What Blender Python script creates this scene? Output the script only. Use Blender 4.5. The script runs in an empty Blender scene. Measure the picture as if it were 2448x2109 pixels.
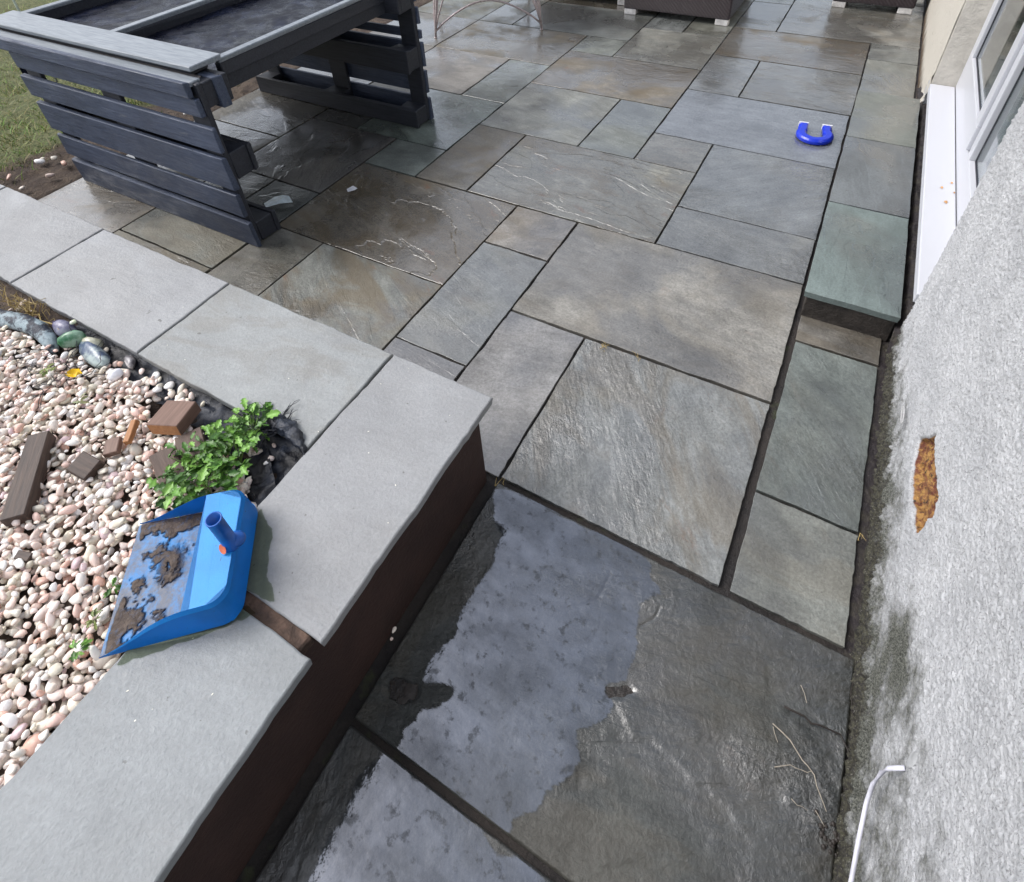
import bpy, bmesh, math, random
import numpy as np
from mathutils import Vector, Matrix, Euler
from mathutils import noise as mnoise

random.seed(7); rng = np.random.default_rng(7)
sc = bpy.context.scene
COL = sc.collection
PI = math.pi

# ------------------------------------------------------------------ camera, sky, sun, exposure
def cam_matrix(pitch, yaw, roll):
    Rz = Matrix.Rotation(yaw, 3, 'Z'); Rx = Matrix.Rotation(pitch, 3, 'X')
    c, s = math.cos(roll), math.sin(roll)
    Ry = Matrix(((c, 0, s), (0, 1, 0), (-s, 0, c)))
    R = Rz @ Rx @ Ry                       # columns: right, forward, up
    r, f, u = R.col[0], R.col[1], R.col[2]
    return Matrix(((r.x, u.x, -f.x), (r.y, u.y, -f.y), (r.z, u.z, -f.z)))
cam = bpy.data.cameras.new('camera'); cam_o = bpy.data.objects.new('camera', cam); COL.objects.link(cam_o)
cam_o.matrix_world = Matrix.Translation((0, 0, 1.5)) @ cam_matrix(-0.69184, 0.54505, 0.05830).to_4x4()
cam.sensor_width = 36.0; cam.lens = 36.0 * 1427.3 / 2448
cam.shift_y = -(1054.5 - 620.4) / 2448
cam.clip_start = 0.02; cam.clip_end = 500
sc.camera = cam_o

SUN_EL, SUN_AZ = math.radians(50), math.radians(-105)      # azimuth from +Y towards +X
w = bpy.data.worlds.new('World'); sc.world = w; w.use_nodes = True
nt = w.node_tree; bg = nt.nodes['Background']
sky = nt.nodes.new('ShaderNodeTexSky'); sky.sky_type = 'NISHITA'; sky.sun_disc = False
sky.sun_elevation = SUN_EL; sky.sun_rotation = SUN_AZ
sky.air_density = 1.0; sky.dust_density = 3.0; sky.ozone_density = 1.0
hs = nt.nodes.new('ShaderNodeHueSaturation'); hs.inputs['Saturation'].default_value = 0.48
nt.links.new(sky.outputs[0], hs.inputs['Color']); nt.links.new(hs.outputs[0], bg.inputs[0])
bg.inputs[1].default_value = 0.13
sun = bpy.data.lights.new('sun', 'SUN'); sun.energy = 1.2; sun.angle = math.radians(35); sun.color = (1, 0.98, 0.96)
sun_o = bpy.data.objects.new('sun', sun); COL.objects.link(sun_o)
d = Vector((math.sin(SUN_AZ) * math.cos(SUN_EL), math.cos(SUN_AZ) * math.cos(SUN_EL), math.sin(SUN_EL)))
sun_o.rotation_euler = d.to_track_quat('Z', 'Y').to_euler()
sc.view_settings.view_transform = 'Standard'; sc.view_settings.look = 'None'
sc.view_settings.exposure = 0.84; sc.view_settings.gamma = 1
sc.cycles.max_bounces = 6

# ------------------------------------------------------------------ node helpers
class M:
    def __init__(s, name):
        s.m = bpy.data.materials.new(name); s.m.use_nodes = True
        s.t = s.m.node_tree; s.n = s.t.nodes; s.l = s.t.links
        s.p = s.n['Principled BSDF']
    def node(s, k, **kw):
        n = s.n.new('ShaderNode' + k)
        for a, b in kw.items():
            if a in n.inputs.keys(): s.inp(n.inputs[a], b)
            else: setattr(n, a, b)
        return n
    def inp(s, sock, v):
        if isinstance(v, bpy.types.NodeSocket): s.l.new(v, sock)
        else: sock.default_value = v
    def set(s, **kw):
        for a, b in kw.items(): s.inp(s.p.inputs[a.replace('_', ' ')], b)
    def math(s, op, a, b=0.0, c=0.0, clamp=False):
        n = s.n.new('ShaderNodeMath'); n.operation = op; n.use_clamp = clamp
        s.inp(n.inputs[0], a); s.inp(n.inputs[1], b)
        if op in ('MULTIPLY_ADD', 'SMOOTH_MIN', 'SMOOTH_MAX'): s.inp(n.inputs[2], c)
        return n.outputs[0]
    def ramp(s, x, lo, hi, a=0.0, b=1.0, smooth=True):
        n = s.n.new('ShaderNodeMapRange'); n.interpolation_type = 'SMOOTHSTEP' if smooth else 'LINEAR'
        s.inp(n.inputs[0], x); s.inp(n.inputs[1], lo); s.inp(n.inputs[2], hi); s.inp(n.inputs[3], a); s.inp(n.inputs[4], b)
        return n.outputs[0]
    def mix(s, f, a, b, mode='MIX'):
        n = s.n.new('ShaderNodeMix'); n.data_type = 'RGBA'; n.blend_type = mode
        s.inp(n.inputs[0], f)
        s.inp(n.inputs[6], a if isinstance(a, bpy.types.NodeSocket) else (*a, 1)); s.inp(n.inputs[7], b if isinstance(b, bpy.types.NodeSocket) else (*b, 1))
        return n.outputs[2]
    def noise(s, vec, scale, detail=4, rough=0.5, dist=0.0):
        n = s.node('TexNoise', Scale=scale, Detail=detail, Roughness=rough, Distortion=dist)
        if vec is not None: s.l.new(vec, n.inputs['Vector'])
        return n.outputs['Fac']
    def coord(s, which='Object'):
        return s.n.new('ShaderNodeTexCoord').outputs[which]
    def mapping(s, vec, scale=(1, 1, 1), rot=(0, 0, 0), loc=(0, 0, 0)):
        n = s.n.new('ShaderNodeMapping'); s.l.new(vec, n.inputs[0])
        s.inp(n.inputs['Scale'], scale); s.inp(n.inputs['Rotation'], rot); s.inp(n.inputs['Location'], loc)
        return n.outputs[0]
    def bump(s, h, strength=1.0, dist=0.01, normal=None):
        n = s.node('Bump', Strength=strength, Distance=dist); s.l.new(h, n.inputs['Height'])
        if normal is not None: s.l.new(normal, n.inputs['Normal'])
        return n.outputs[0]
    def attr(s, name, typ='OBJECT', out='Fac'):
        n = s.n.new('ShaderNodeAttribute'); n.attribute_type = typ; n.attribute_name = name
        return n.outputs[out]

def mat_simple(name, col, rough=0.6, bump=None, var=0.25, scale=20, metal=0.0, spec=0.5, coat=0.0):
    m = M(name); c = m.coord('Object')
    n = m.noise(c, scale, 5, 0.6)
    k = m.ramp(n, 0.3, 0.7, 1 - var, 1 + var)
    cc = m.node('CombineColor'); 
    for i, q in enumerate('Red Green Blue'.split()): m.l.new(m.math('MULTIPLY', k, col[i]), cc.inputs[q])
    m.set(Base_Color=cc.outputs[0], Roughness=rough, Metallic=metal, Coat_Weight=coat)
    m.p.inputs['Specular IOR Level'].default_value = spec
    if bump:
        m.set(Normal=m.bump(m.noise(c, bump[0], 6, 0.65), 1.0, bump[1]))
    return m.m

# ---- riven sandstone: per object tint (object colour), ledge / stain / wet from custom properties
def mat_stone():
    m = M('riven_sandstone')
    oi = m.n.new('ShaderNodeObjectInfo')
    rnd = oi.outputs['Random']
    c0 = m.coord('Object')
    off = m.n.new('ShaderNodeCombineXYZ')
    m.l.new(m.math('MULTIPLY', rnd, 37.0), off.inputs[0]); m.l.new(m.math('MULTIPLY', rnd, 91.0), off.inputs[1]); m.l.new(m.math('MULTIPLY', rnd, 13.0), off.inputs[2])
    rot = m.n.new('ShaderNodeCombineXYZ'); m.l.new(m.attr('grain'), rot.inputs[2])
    v = m.mapping(c0, rot=rot.outputs[0], loc=off.outputs[0])
    ledge_k = m.attr('ledge'); stain_k = m.attr('stain'); wet_k = m.attr('wet'); rough_k = m.attr('riven')
    # terraces
    vs = m.mapping(v, scale=(0.8, 2.2, 1))
    wob = m.noise(m.mapping(v, scale=(3, 3, 3)), 3.0, 5, 0.65)
    big = m.noise(vs, 1.9, 6, 0.50, 0.4)
    t = m.math('MULTIPLY', big, 8.0)
    fl = m.math('FLOOR', t); fr = m.math('FRACT', t)
    st = m.ramp(fr, 0.0, 0.14)
    terr = m.math('DIVIDE', m.math('ADD', fl, st), 8.0)
    # dimples and pitted roughness
    streak = m.noise(m.mapping(v, scale=(1, 4.5, 1)), 16, 6, 0.6)
    fine = m.noise(v, 130, 5, 0.7)
    med = m.noise(v, 34, 6, 0.68, 0.3)
    area = m.ramp(m.noise(v, 2.6, 3), 0.42, 0.62)
    h1 = m.math('MULTIPLY', m.math('MULTIPLY', terr, ledge_k), 0.018)
    h2 = m.math('MULTIPLY', m.math('MULTIPLY', m.math('MULTIPLY_ADD', area, 1.0, 0.25), rough_k), m.math('MULTIPLY_ADD', med, 0.009, m.math('MULTIPLY', streak, 0.005)))
    h3 = m.math('MULTIPLY', fine, 0.0016)
    h = m.math('ADD', m.math('ADD', h1, h2), h3)
    # colour
    tint = oi.outputs['Color']
    mott = m.noise(v, 5, 8, 0.62, 0.3)
    mott2 = m.noise(m.mapping(v, scale=(1, 3.5, 1)), 9, 7, 0.65)
    mk_ = m.attr('mottle')
    k = m.math('MULTIPLY', m.ramp(mott, 0.3, 0.7, 0.70, 1.26, False), m.ramp(mott2, 0.3, 0.7, 0.80, 1.16, False))
    k = m.math('MULTIPLY', k, m.ramp(fine, 0.35, 0.65, 0.78, 1.18, False))
    k = m.math('MULTIPLY_ADD', m.math('SUBTRACT', k, 1.0), mk_, 1.0)
    g = m.n.new('ShaderNodeCombineColor')
    for q in ('Red', 'Green', 'Blue'): m.l.new(k, g.inputs[q])
    col = m.mix(1.0, tint, g.outputs[0], 'MULTIPLY')
    sn = m.noise(m.mapping(v, scale=(1, 1.9, 1), loc=(5, 3, 1)), 3.1, 7, 0.62, 0.8)
    sm = m.math('MULTIPLY', m.ramp(sn, 0.44, 0.60), stain_k, clamp=True)
    col = m.mix(m.math('MULTIPLY', sm, 0.8), col, (0.130, 0.100, 0.058))
    rn = m.noise(m.mapping(v, scale=(1, 1.5, 1), loc=(9, 7, 1)), 5.5, 8, 0.7, 0.6)
    rm = m.math('MULTIPLY', m.ramp(rn, 0.60, 0.70), stain_k, clamp=True)
    col = m.mix(m.math('MULTIPLY', rm, 0.6), col, (0.20, 0.095, 0.045))
    # dark line where a ledge drops, dark pits and specks
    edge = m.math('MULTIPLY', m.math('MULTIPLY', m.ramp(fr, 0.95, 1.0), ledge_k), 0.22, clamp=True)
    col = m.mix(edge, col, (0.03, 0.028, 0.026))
    sp = m.math('MULTIPLY', m.ramp(m.noise(v, 55, 3, 0.5), 0.70, 0.76), 0.55)
    col = m.mix(sp, col, (0.04, 0.035, 0.03))
    # wetness: sheen follows low ground
    wn = m.noise(m.mapping(v, loc=(2, 8, 4)), 2.2, 5, 0.6, 0.4)
    wm = m.ramp(m.math('MULTIPLY_ADD', wet_k, 0.42, m.math('SUBTRACT', wn, 0.18)), 0.40, 0.58)
    dark = m.math('SUBTRACT', 1.0, m.math('MULTIPLY', wm, 0.36))
    g2 = m.n.new('ShaderNodeCombineColor')
    for q in ('Red', 'Green', 'Blue'): m.l.new(dark, g2.inputs[q])
    col = m.mix(1.0, col, g2.outputs[0], 'MULTIPLY')
    rbase = m.ramp(wm, 0.0, 1.0, 0.55, 0.26)
    m.set(Base_Color=col, Roughness=rbase)
    m.p.inputs['Specular IOR Level'].default_value = 0.6
    m.set(Coat_Weight=m.math('MULTIPLY', wm, 1.0, clamp=True), Coat_Roughness=m.ramp(m.noise(v, 12, 4), 0.3, 0.7, 0.05, 0.20), Coat_IOR=1.85)
    nb = m.bump(h, 1.0, 1.0)
    nc = m.bump(m.math('ADD', m.math('MULTIPLY', h1, 0.8), m.math('MULTIPLY', h2, 0.55)), 1.0, 1.0)
    m.set(Normal=nb, Coat_Normal=nc)
    return m.m
STONE = mat_stone()

# ------------------------------------------------------------------ mesh helpers
def link(name, me, mat=None, parent=None):
    o = bpy.data.objects.new(name, me); COL.objects.link(o)
    if mat is not None:
        for q in (mat if isinstance(mat, (list, tuple)) else [mat]): me.materials.append(q)
    if parent is not None: o.parent = parent
    return o
def empty(name, loc=(0, 0, 0)):
    o = bpy.data.objects.new(name, None); COL.objects.link(o); o.location = loc; o.empty_display_size = 0.1
    return o
def tag(o, label=None, cat=None, group=None, kind=None):
    if label: o['label'] = label
    if cat: o['category'] = cat
    if group: o['group'] = group
    if kind: o['kind'] = kind
    return o
def from_np(name, V, F, mat=None, parent=None, smooth=False, col=None):
    me = bpy.data.meshes.new(name)
    V = np.asarray(V, np.float32); F = np.asarray(F, np.int32); n = F.shape[1]
    me.vertices.add(len(V)); me.vertices.foreach_set('co', V.ravel())
    me.loops.add(F.size); me.loops.foreach_set('vertex_index', F.ravel())
    me.polygons.add(len(F)); me.polygons.foreach_set('loop_start', np.arange(0, F.size, n, dtype=np.int32))
    me.polygons.foreach_set('loop_total', np.full(len(F), n, np.int32))
    me.update(calc_edges=True)
    if smooth: me.polygons.foreach_set('use_smooth', np.ones(len(F), bool))
    if col is not None:
        a = me.attributes.new('Col', 'FLOAT_COLOR', 'POINT')
        a.data.foreach_set('color', np.asarray(col, np.float32).ravel())
    return link(name, me, mat, parent)
def bm_obj(name, bm, mat=None, parent=None, smooth=False):
    me = bpy.data.meshes.new(name); bmesh.ops.recalc_face_normals(bm, faces=bm.faces[:]); bm.to_mesh(me); bm.free()
    if smooth:
        for p in me.polygons: p.use_smooth = True
    return link(name, me, mat, parent)
def add_box(bm, lo, hi, bev=0.0, jit=0.0, mtx=None, seg=1):
    r = bmesh.ops.create_cube(bm, size=1.0)
    vs = r['verts']
    for v in vs:
        v.co = Vector([lo[i] + (v.co[i] + 0.5) * (hi[i] - lo[i]) for i in range(3)])
        if jit: v.co += Vector([random.uniform(-jit, jit) for _ in range(3)])
    if bev:
        es = list({e for v in vs for e in v.link_edges})
        rb = bmesh.ops.bevel(bm, geom=es, offset=bev, segments=seg, affect='EDGES', profile=0.6)
        vs = list({v for f in rb['faces'] for v in f.verts} | {v for v in vs if v.is_valid})
    if mtx is not None:
        for v in vs: v.co = mtx @ v.co
    return vs
def add_tube(bm, pts, r, n=8, cap=True):
    pts = [Vector(p) for p in pts]; rs = r if isinstance(r, (list, tuple)) else [r] * len(pts)
    rings = []; up = Vector((0.13, 0.27, 0.95)).normalized()
    for i, p in enumerate(pts):
        a = pts[max(i - 1, 0)]; b = pts[min(i + 1, len(pts) - 1)]
        t = (b - a).normalized(); s = t.cross(up)
        if s.length < 1e-3: s = t.cross(Vector((1, 0, 0)))
        s.normalize(); q = s.cross(t)
        rings.append([bm.verts.new(p + (s * math.cos(2 * PI * k / n) + q * math.sin(2 * PI * k / n)) * rs[i]) for k in range(n)])
    for a, b in zip(rings, rings[1:]):
        for k in range(n): bm.faces.new((a[k], a[(k + 1) % n], b[(k + 1) % n], b[k]))
    if cap:
        bm.faces.new(rings[0][::-1]); bm.faces.new(rings[-1])
def fbm(x, y, scale, octs=4, seed=0, gain=0.5):
    r = np.random.default_rng(seed); out = np.zeros_like(x); amp = 1.0; tot = 0
    for o in range(octs):
        G = r.random((256, 256)); u = x * scale * 2 ** o + 31.7 * o; v = y * scale * 2 ** o + 17.3 * o
        i = np.floor(u).astype(int); j = np.floor(v).astype(int); fu = u - i; fv = v - j
        fu = fu * fu * (3 - 2 * fu); fv = fv * fv * (3 - 2 * fv)
        g = lambda a, b: G[a % 256, b % 256]
        out += amp * ((g(i, j) * (1 - fu) + g(i + 1, j) * fu) * (1 - fv) + (g(i, j + 1) * (1 - fu) + g(i + 1, j + 1) * fu) * fv)
        tot += amp; amp *= gain
    return out / tot
def grid_mesh(name, xs, ys, Z, mat, parent=None, smooth=True, col=None, axes='xyz'):
    nx, ny = len(xs), len(ys)
    X, Y = np.meshgrid(xs, ys, indexing='ij')
    P = {'x': X, 'y': Y, 'z': Z}
    if axes == 'xyz': V = np.stack([X, Y, Z], -1).reshape(-1, 3)
    else: V = np.stack([Z, X, Y], -1).reshape(-1, 3)        # height along x, grid over (y, z)
    I = np.arange(nx * ny).reshape(nx, ny)
    F = np.stack([I[:-1, :-1], I[1:, :-1], I[1:, 1:], I[:-1, 1:]], -1).reshape(-1, 4)
    return from_np(name, V, F, mat, parent, smooth, None if col is None else col.reshape(-1, 4))

def slab_mesh(x0, x1, y0, y1, thick, edge=0.0012, cham=0.004, seed=0, skew=0.0):
    """a stone flag with a slightly uneven worn outline; local origin at its centre, top at z=0"""
    r = random.Random(seed)
    cx, cy = (x0 + x1) / 2, (y0 + y1) / 2
    cs = [(x0, y0), (x1, y0), (x1, y1), (x0, y1)]
    cs = [(a - cx + r.uniform(-skew, skew), b - cy + r.uniform(-skew, skew)) for a, b in cs]
    out = []
    for k in range(4):
        a, b = Vector(cs[k]), Vector(cs[(k + 1) % 4]); L = (b - a).length; n = max(4, int(L / 0.018))
        nrm = Vector(((b - a).y, -(b - a).x)).normalized(); ph = r.uniform(0, 99)
        for i in range(n):
            t = i / n; p = a.lerp(b, t)
            e = 0 if i == 0 else (mnoise.noise(Vector((ph + t * L * 9, seed, 0))) * 2.0 * edge + mnoise.noise(Vector((ph + t * L * 45, 5, seed))) * edge)
            out.append(p + nrm * e)
    bm = bmesh.new(); N = len(out)
    def ring(ins, z):
        vs = []
        for i, p in enumerate(out):
            s = Vector((p.x - math.copysign(ins, p.x) if abs(abs(p.x) - abs(cs[0][0])) < 0.02 else p.x, p.y - math.copysign(ins, p.y) if abs(abs(p.y) - abs(cs[0][1])) < 0.02 else p.y))
            vs.append(bm.verts.new((s.x, s.y, z)))
        return vs
    A = ring(cham, 0); B = ring(cham * 0.25, -cham * 0.5); C = ring(0, -cham * 1.6); D = ring(0.002, -thick)
    bm.faces.new(A)
    for P, Q in ((A, B), (B, C), (C, D)):
        for i in range(N): bm.faces.new((P[i], Q[i], Q[(i + 1) % N], P[(i + 1) % N]))
    return bm, cx, cy
slab_n = [0]
def slab(name, x0, x1, y0, y1, z, thick, parent, tint, ledge=0.3, stain=0.0, wet=0.5, riven=0.4, gap=0.0045, grain=None, edge=0.0012, label=None, skew=0.0015, cham=0.0013):
    g = gap if isinstance(gap, (tuple, list)) else (gap,) * 4          # left, right, near, far
    slab_n[0] += 1
    bm, cx, cy = slab_mesh(x0 + g[0], x1 - g[1], y0 + g[2], y1 - g[3], thick, edge, cham, slab_n[0], skew)
    o = bm_obj(name, bm, STONE, parent)
    o.location = (cx, cy, z)
    if parent is patio:
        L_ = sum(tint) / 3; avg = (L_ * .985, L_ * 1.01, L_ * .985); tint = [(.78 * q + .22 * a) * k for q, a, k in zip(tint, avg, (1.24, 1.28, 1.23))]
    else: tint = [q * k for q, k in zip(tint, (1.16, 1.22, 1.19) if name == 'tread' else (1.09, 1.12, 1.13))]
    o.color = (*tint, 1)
    o['mottle'] = 1.15 if name == 'paving_slab' else .8 if name == 'tread' else .36
    o['ledge'] = ledge; o['stain'] = stain; o['wet'] = wet; o['riven'] = riven
    o['grain'] = random.uniform(-0.35, 0.35) if grain is None else grain
    if label: o['label'] = label
    return o

# ------------------------------------------------------------------ ground, soil, grass
ground_m = M('garden_soil'); c = ground_m.coord('Object')
n1 = ground_m.noise(c, 7, 8, 0.65); n2 = ground_m.noise(c, 60, 5, 0.7)
cc = ground_m.mix(ground_m.ramp(n1, 0.4, 0.65), (0.060, 0.040, 0.030), (0.14, 0.10, 0.072))
cc = ground_m.mix(ground_m.ramp(n2, 0.45, 0.75), cc, (0.03, 0.022, 0.018))
ground_m.set(Base_Color=cc, Roughness=0.85, Normal=ground_m.bump(ground_m.math('ADD', n1, n2), 1.0, 0.02))
SOIL = ground_m.m
gm = M('lawn_ground'); c = gm.coord('Object')
cc = gm.mix(gm.ramp(gm.noise(c, 3.5, 6, 0.6), 0.42, 0.6), (0.045, 0.085, 0.02), (0.12, 0.09, 0.045))
gm.set(Base_Color=cc, Roughness=0.9, Normal=gm.bump(gm.noise(c, 40, 6, 0.7), 1.0, 0.03))
LAWN = gm.m
bm = bmesh.new(); S = 60
vs = [bm.verts.new(p) for p in ((-S, -S, -0.06), (S, -S, -0.06), (S, S, -0.06), (-S, S, -0.06))]; bm.faces.new(vs)
tag(bm_obj('ground', bm, LAWN), kind='structure')

xs = np.linspace(-9.5, -3.16, 150); ys = np.linspace(-1.5, 9, 200)
X, Y = np.meshgrid(xs, ys, indexing='ij')
Z = -0.035 + 0.05 * fbm(X, Y, 3, 4, 3) + 0.03 * fbm(X, Y, 16, 3, 4)
edge_soil = 1 / (1 + np.exp((-(X + 3.62 + 0.25 * (fbm(X, Y, 2, 3, 9) - 0.5))) * 18))
Z = Z * 1 + 0.03 * (1 - edge_soil)
Z[X > -3.2] -= 0.08
vm = M('verge_soil'); c = vm.coord('Object'); n1 = vm.noise(c, 7, 8, .65); n2 = vm.noise(c, 60, 5, .7)
cc = vm.mix(vm.ramp(n1, .4, .65), (.060, .040, .030), (.13, .095, .068)); cc = vm.mix(vm.ramp(n2, .45, .75), cc, (.04, .03, .024))
cc = vm.mix(vm.ramp(vm.math('ADD', vm.attr('Col', 'GEOMETRY'), vm.math('SUBTRACT', vm.noise(c, 9, 6, .7), .5)), .35, .65), cc, vm.mix(vm.ramp(vm.noise(c, 45, 5, .7), .35, .65), (.07, .09, .03), (.17, .17, .07)))
vm.set(Base_Color=cc, Roughness=.9, Normal=vm.bump(vm.math('ADD', n1, n2), 1, .02))
Cg = np.stack([1 - edge_soil] * 3 + [np.ones_like(Z)], -1)
tag(grid_mesh('soil_verge', xs, ys, Z - 0.012, vm.m, None, True, Cg), kind='structure')

# grass blades on the verge
def blades(name, spots, hmin, hmax, wid, mat, cols, lean=0.5):
    n = len(spots); P = np.array(spots, float)
    a = rng.random(n) * 2 * PI; h = hmin + rng.random(n) * (hmax - hmin); ln = lean * (0.3 + rng.random(n)) * h
    b = rng.random(n) * 2 * PI
    dx, dy = np.cos(a) * wid / 2, np.sin(a) * wid / 2; lx, ly = np.cos(b) * ln, np.sin(b) * ln
    V = np.empty((n, 5, 3))
    V[:, 0] = P + np.stack([dx, dy, 0 * dx], 1); V[:, 1] = P - np.stack([dx, dy, 0 * dx], 1)
    mid = P + np.stack([lx * 0.35, ly * 0.35, h * 0.6], 1)
    V[:, 2] = mid - np.stack([dx, dy, 0 * dx], 1) * 0.7; V[:, 3] = mid + np.stack([dx, dy, 0 * dx], 1) * 0.7
    V[:, 4] = P + np.stack([lx, ly, h * (0.85 + 0.15 * rng.random(n))], 1)
    I = np.arange(n)[:, None] * 5
    F = np.concatenate([np.concatenate([I, I + 1, I + 2], 1), np.concatenate([I, I + 2, I + 3], 1), np.concatenate([I + 3, I + 2, I + 4], 1)])
    C = np.array(cols)[rng.integers(0, len(cols), n)] * (0.7 + 0.6 * rng.random((n, 1)))
    C = np.concatenate([C, np.ones((n, 1))], 1).repeat(5, 0)
    return from_np(name, V.reshape(-1, 3), F, mat, None, False, C)
bmx = M('grass_blade'); bmx.set(Base_Color=bmx.attr('Col', 'GEOMETRY', 'Color'), Roughness=0.5); GRASSM = bmx.m
sp = []
while len(sp) < 30000:
    x = -3.45 - random.random() ** 1.3 * 3.2; y = random.uniform(0.3, 4.2)
    q = mnoise.noise(Vector((x * 1.6, y * 1.6, 3))) + 0.5 * mnoise.noise(Vector((x * 6, y * 6, 1)))
    edge = -3.62 + 0.16 * mnoise.noise(Vector((y * 2.5, 4, 0)))
    if x > edge and random.random() > 0.03: continue
    if q < -0.15 and random.random() > 0.35: continue
    sp.append((x, y, -0.012))
tag(blades('grass', sp, 0.025, 0.075, 0.0055, GRASSM, [(0.24, 0.34, 0.07), (0.38, 0.36, 0.14), (0.34, 0.28, 0.13), (0.19, 0.34, 0.05), (0.22, 0.38, 0.06), (0.32, 0.36, 0.10), (0.36, 0.30, 0.12), (0.12, 0.26, 0.04)], 0.9), kind='stuff',
    label='short patchy green lawn grass beside the soil edge of the patio', cat='grass')

# ------------------------------------------------------------------ patio
patio = tag(empty('patio'), kind='structure')
mm = M('mortar_bed'); c = mm.coord('Object')
n1 = mm.noise(c, 60, 6, 0.7); n2 = mm.noise(c, 5, 5, 0.6)
cc = mm.mix(mm.ramp(n2, 0.4, 0.6), (0.010, 0.008, 0.008), (0.026, 0.020, 0.017))
cc = mm.mix(mm.ramp(mm.noise(c, 9, 4, 0.6), 0.60, 0.68), cc, (0.03, 0.034, 0.014))
mm.set(Base_Color=cc, Roughness=0.6, Normal=mm.bump(n1, 1.0, 0.008))
MORTAR = mm.m
bm = bmesh.new(); add_box(bm, (-3.22, -1.0, -0.08), (0.375, 6.4, -0.0125))
bm_obj('mortar_bed', bm, MORTAR, patio)

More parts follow.
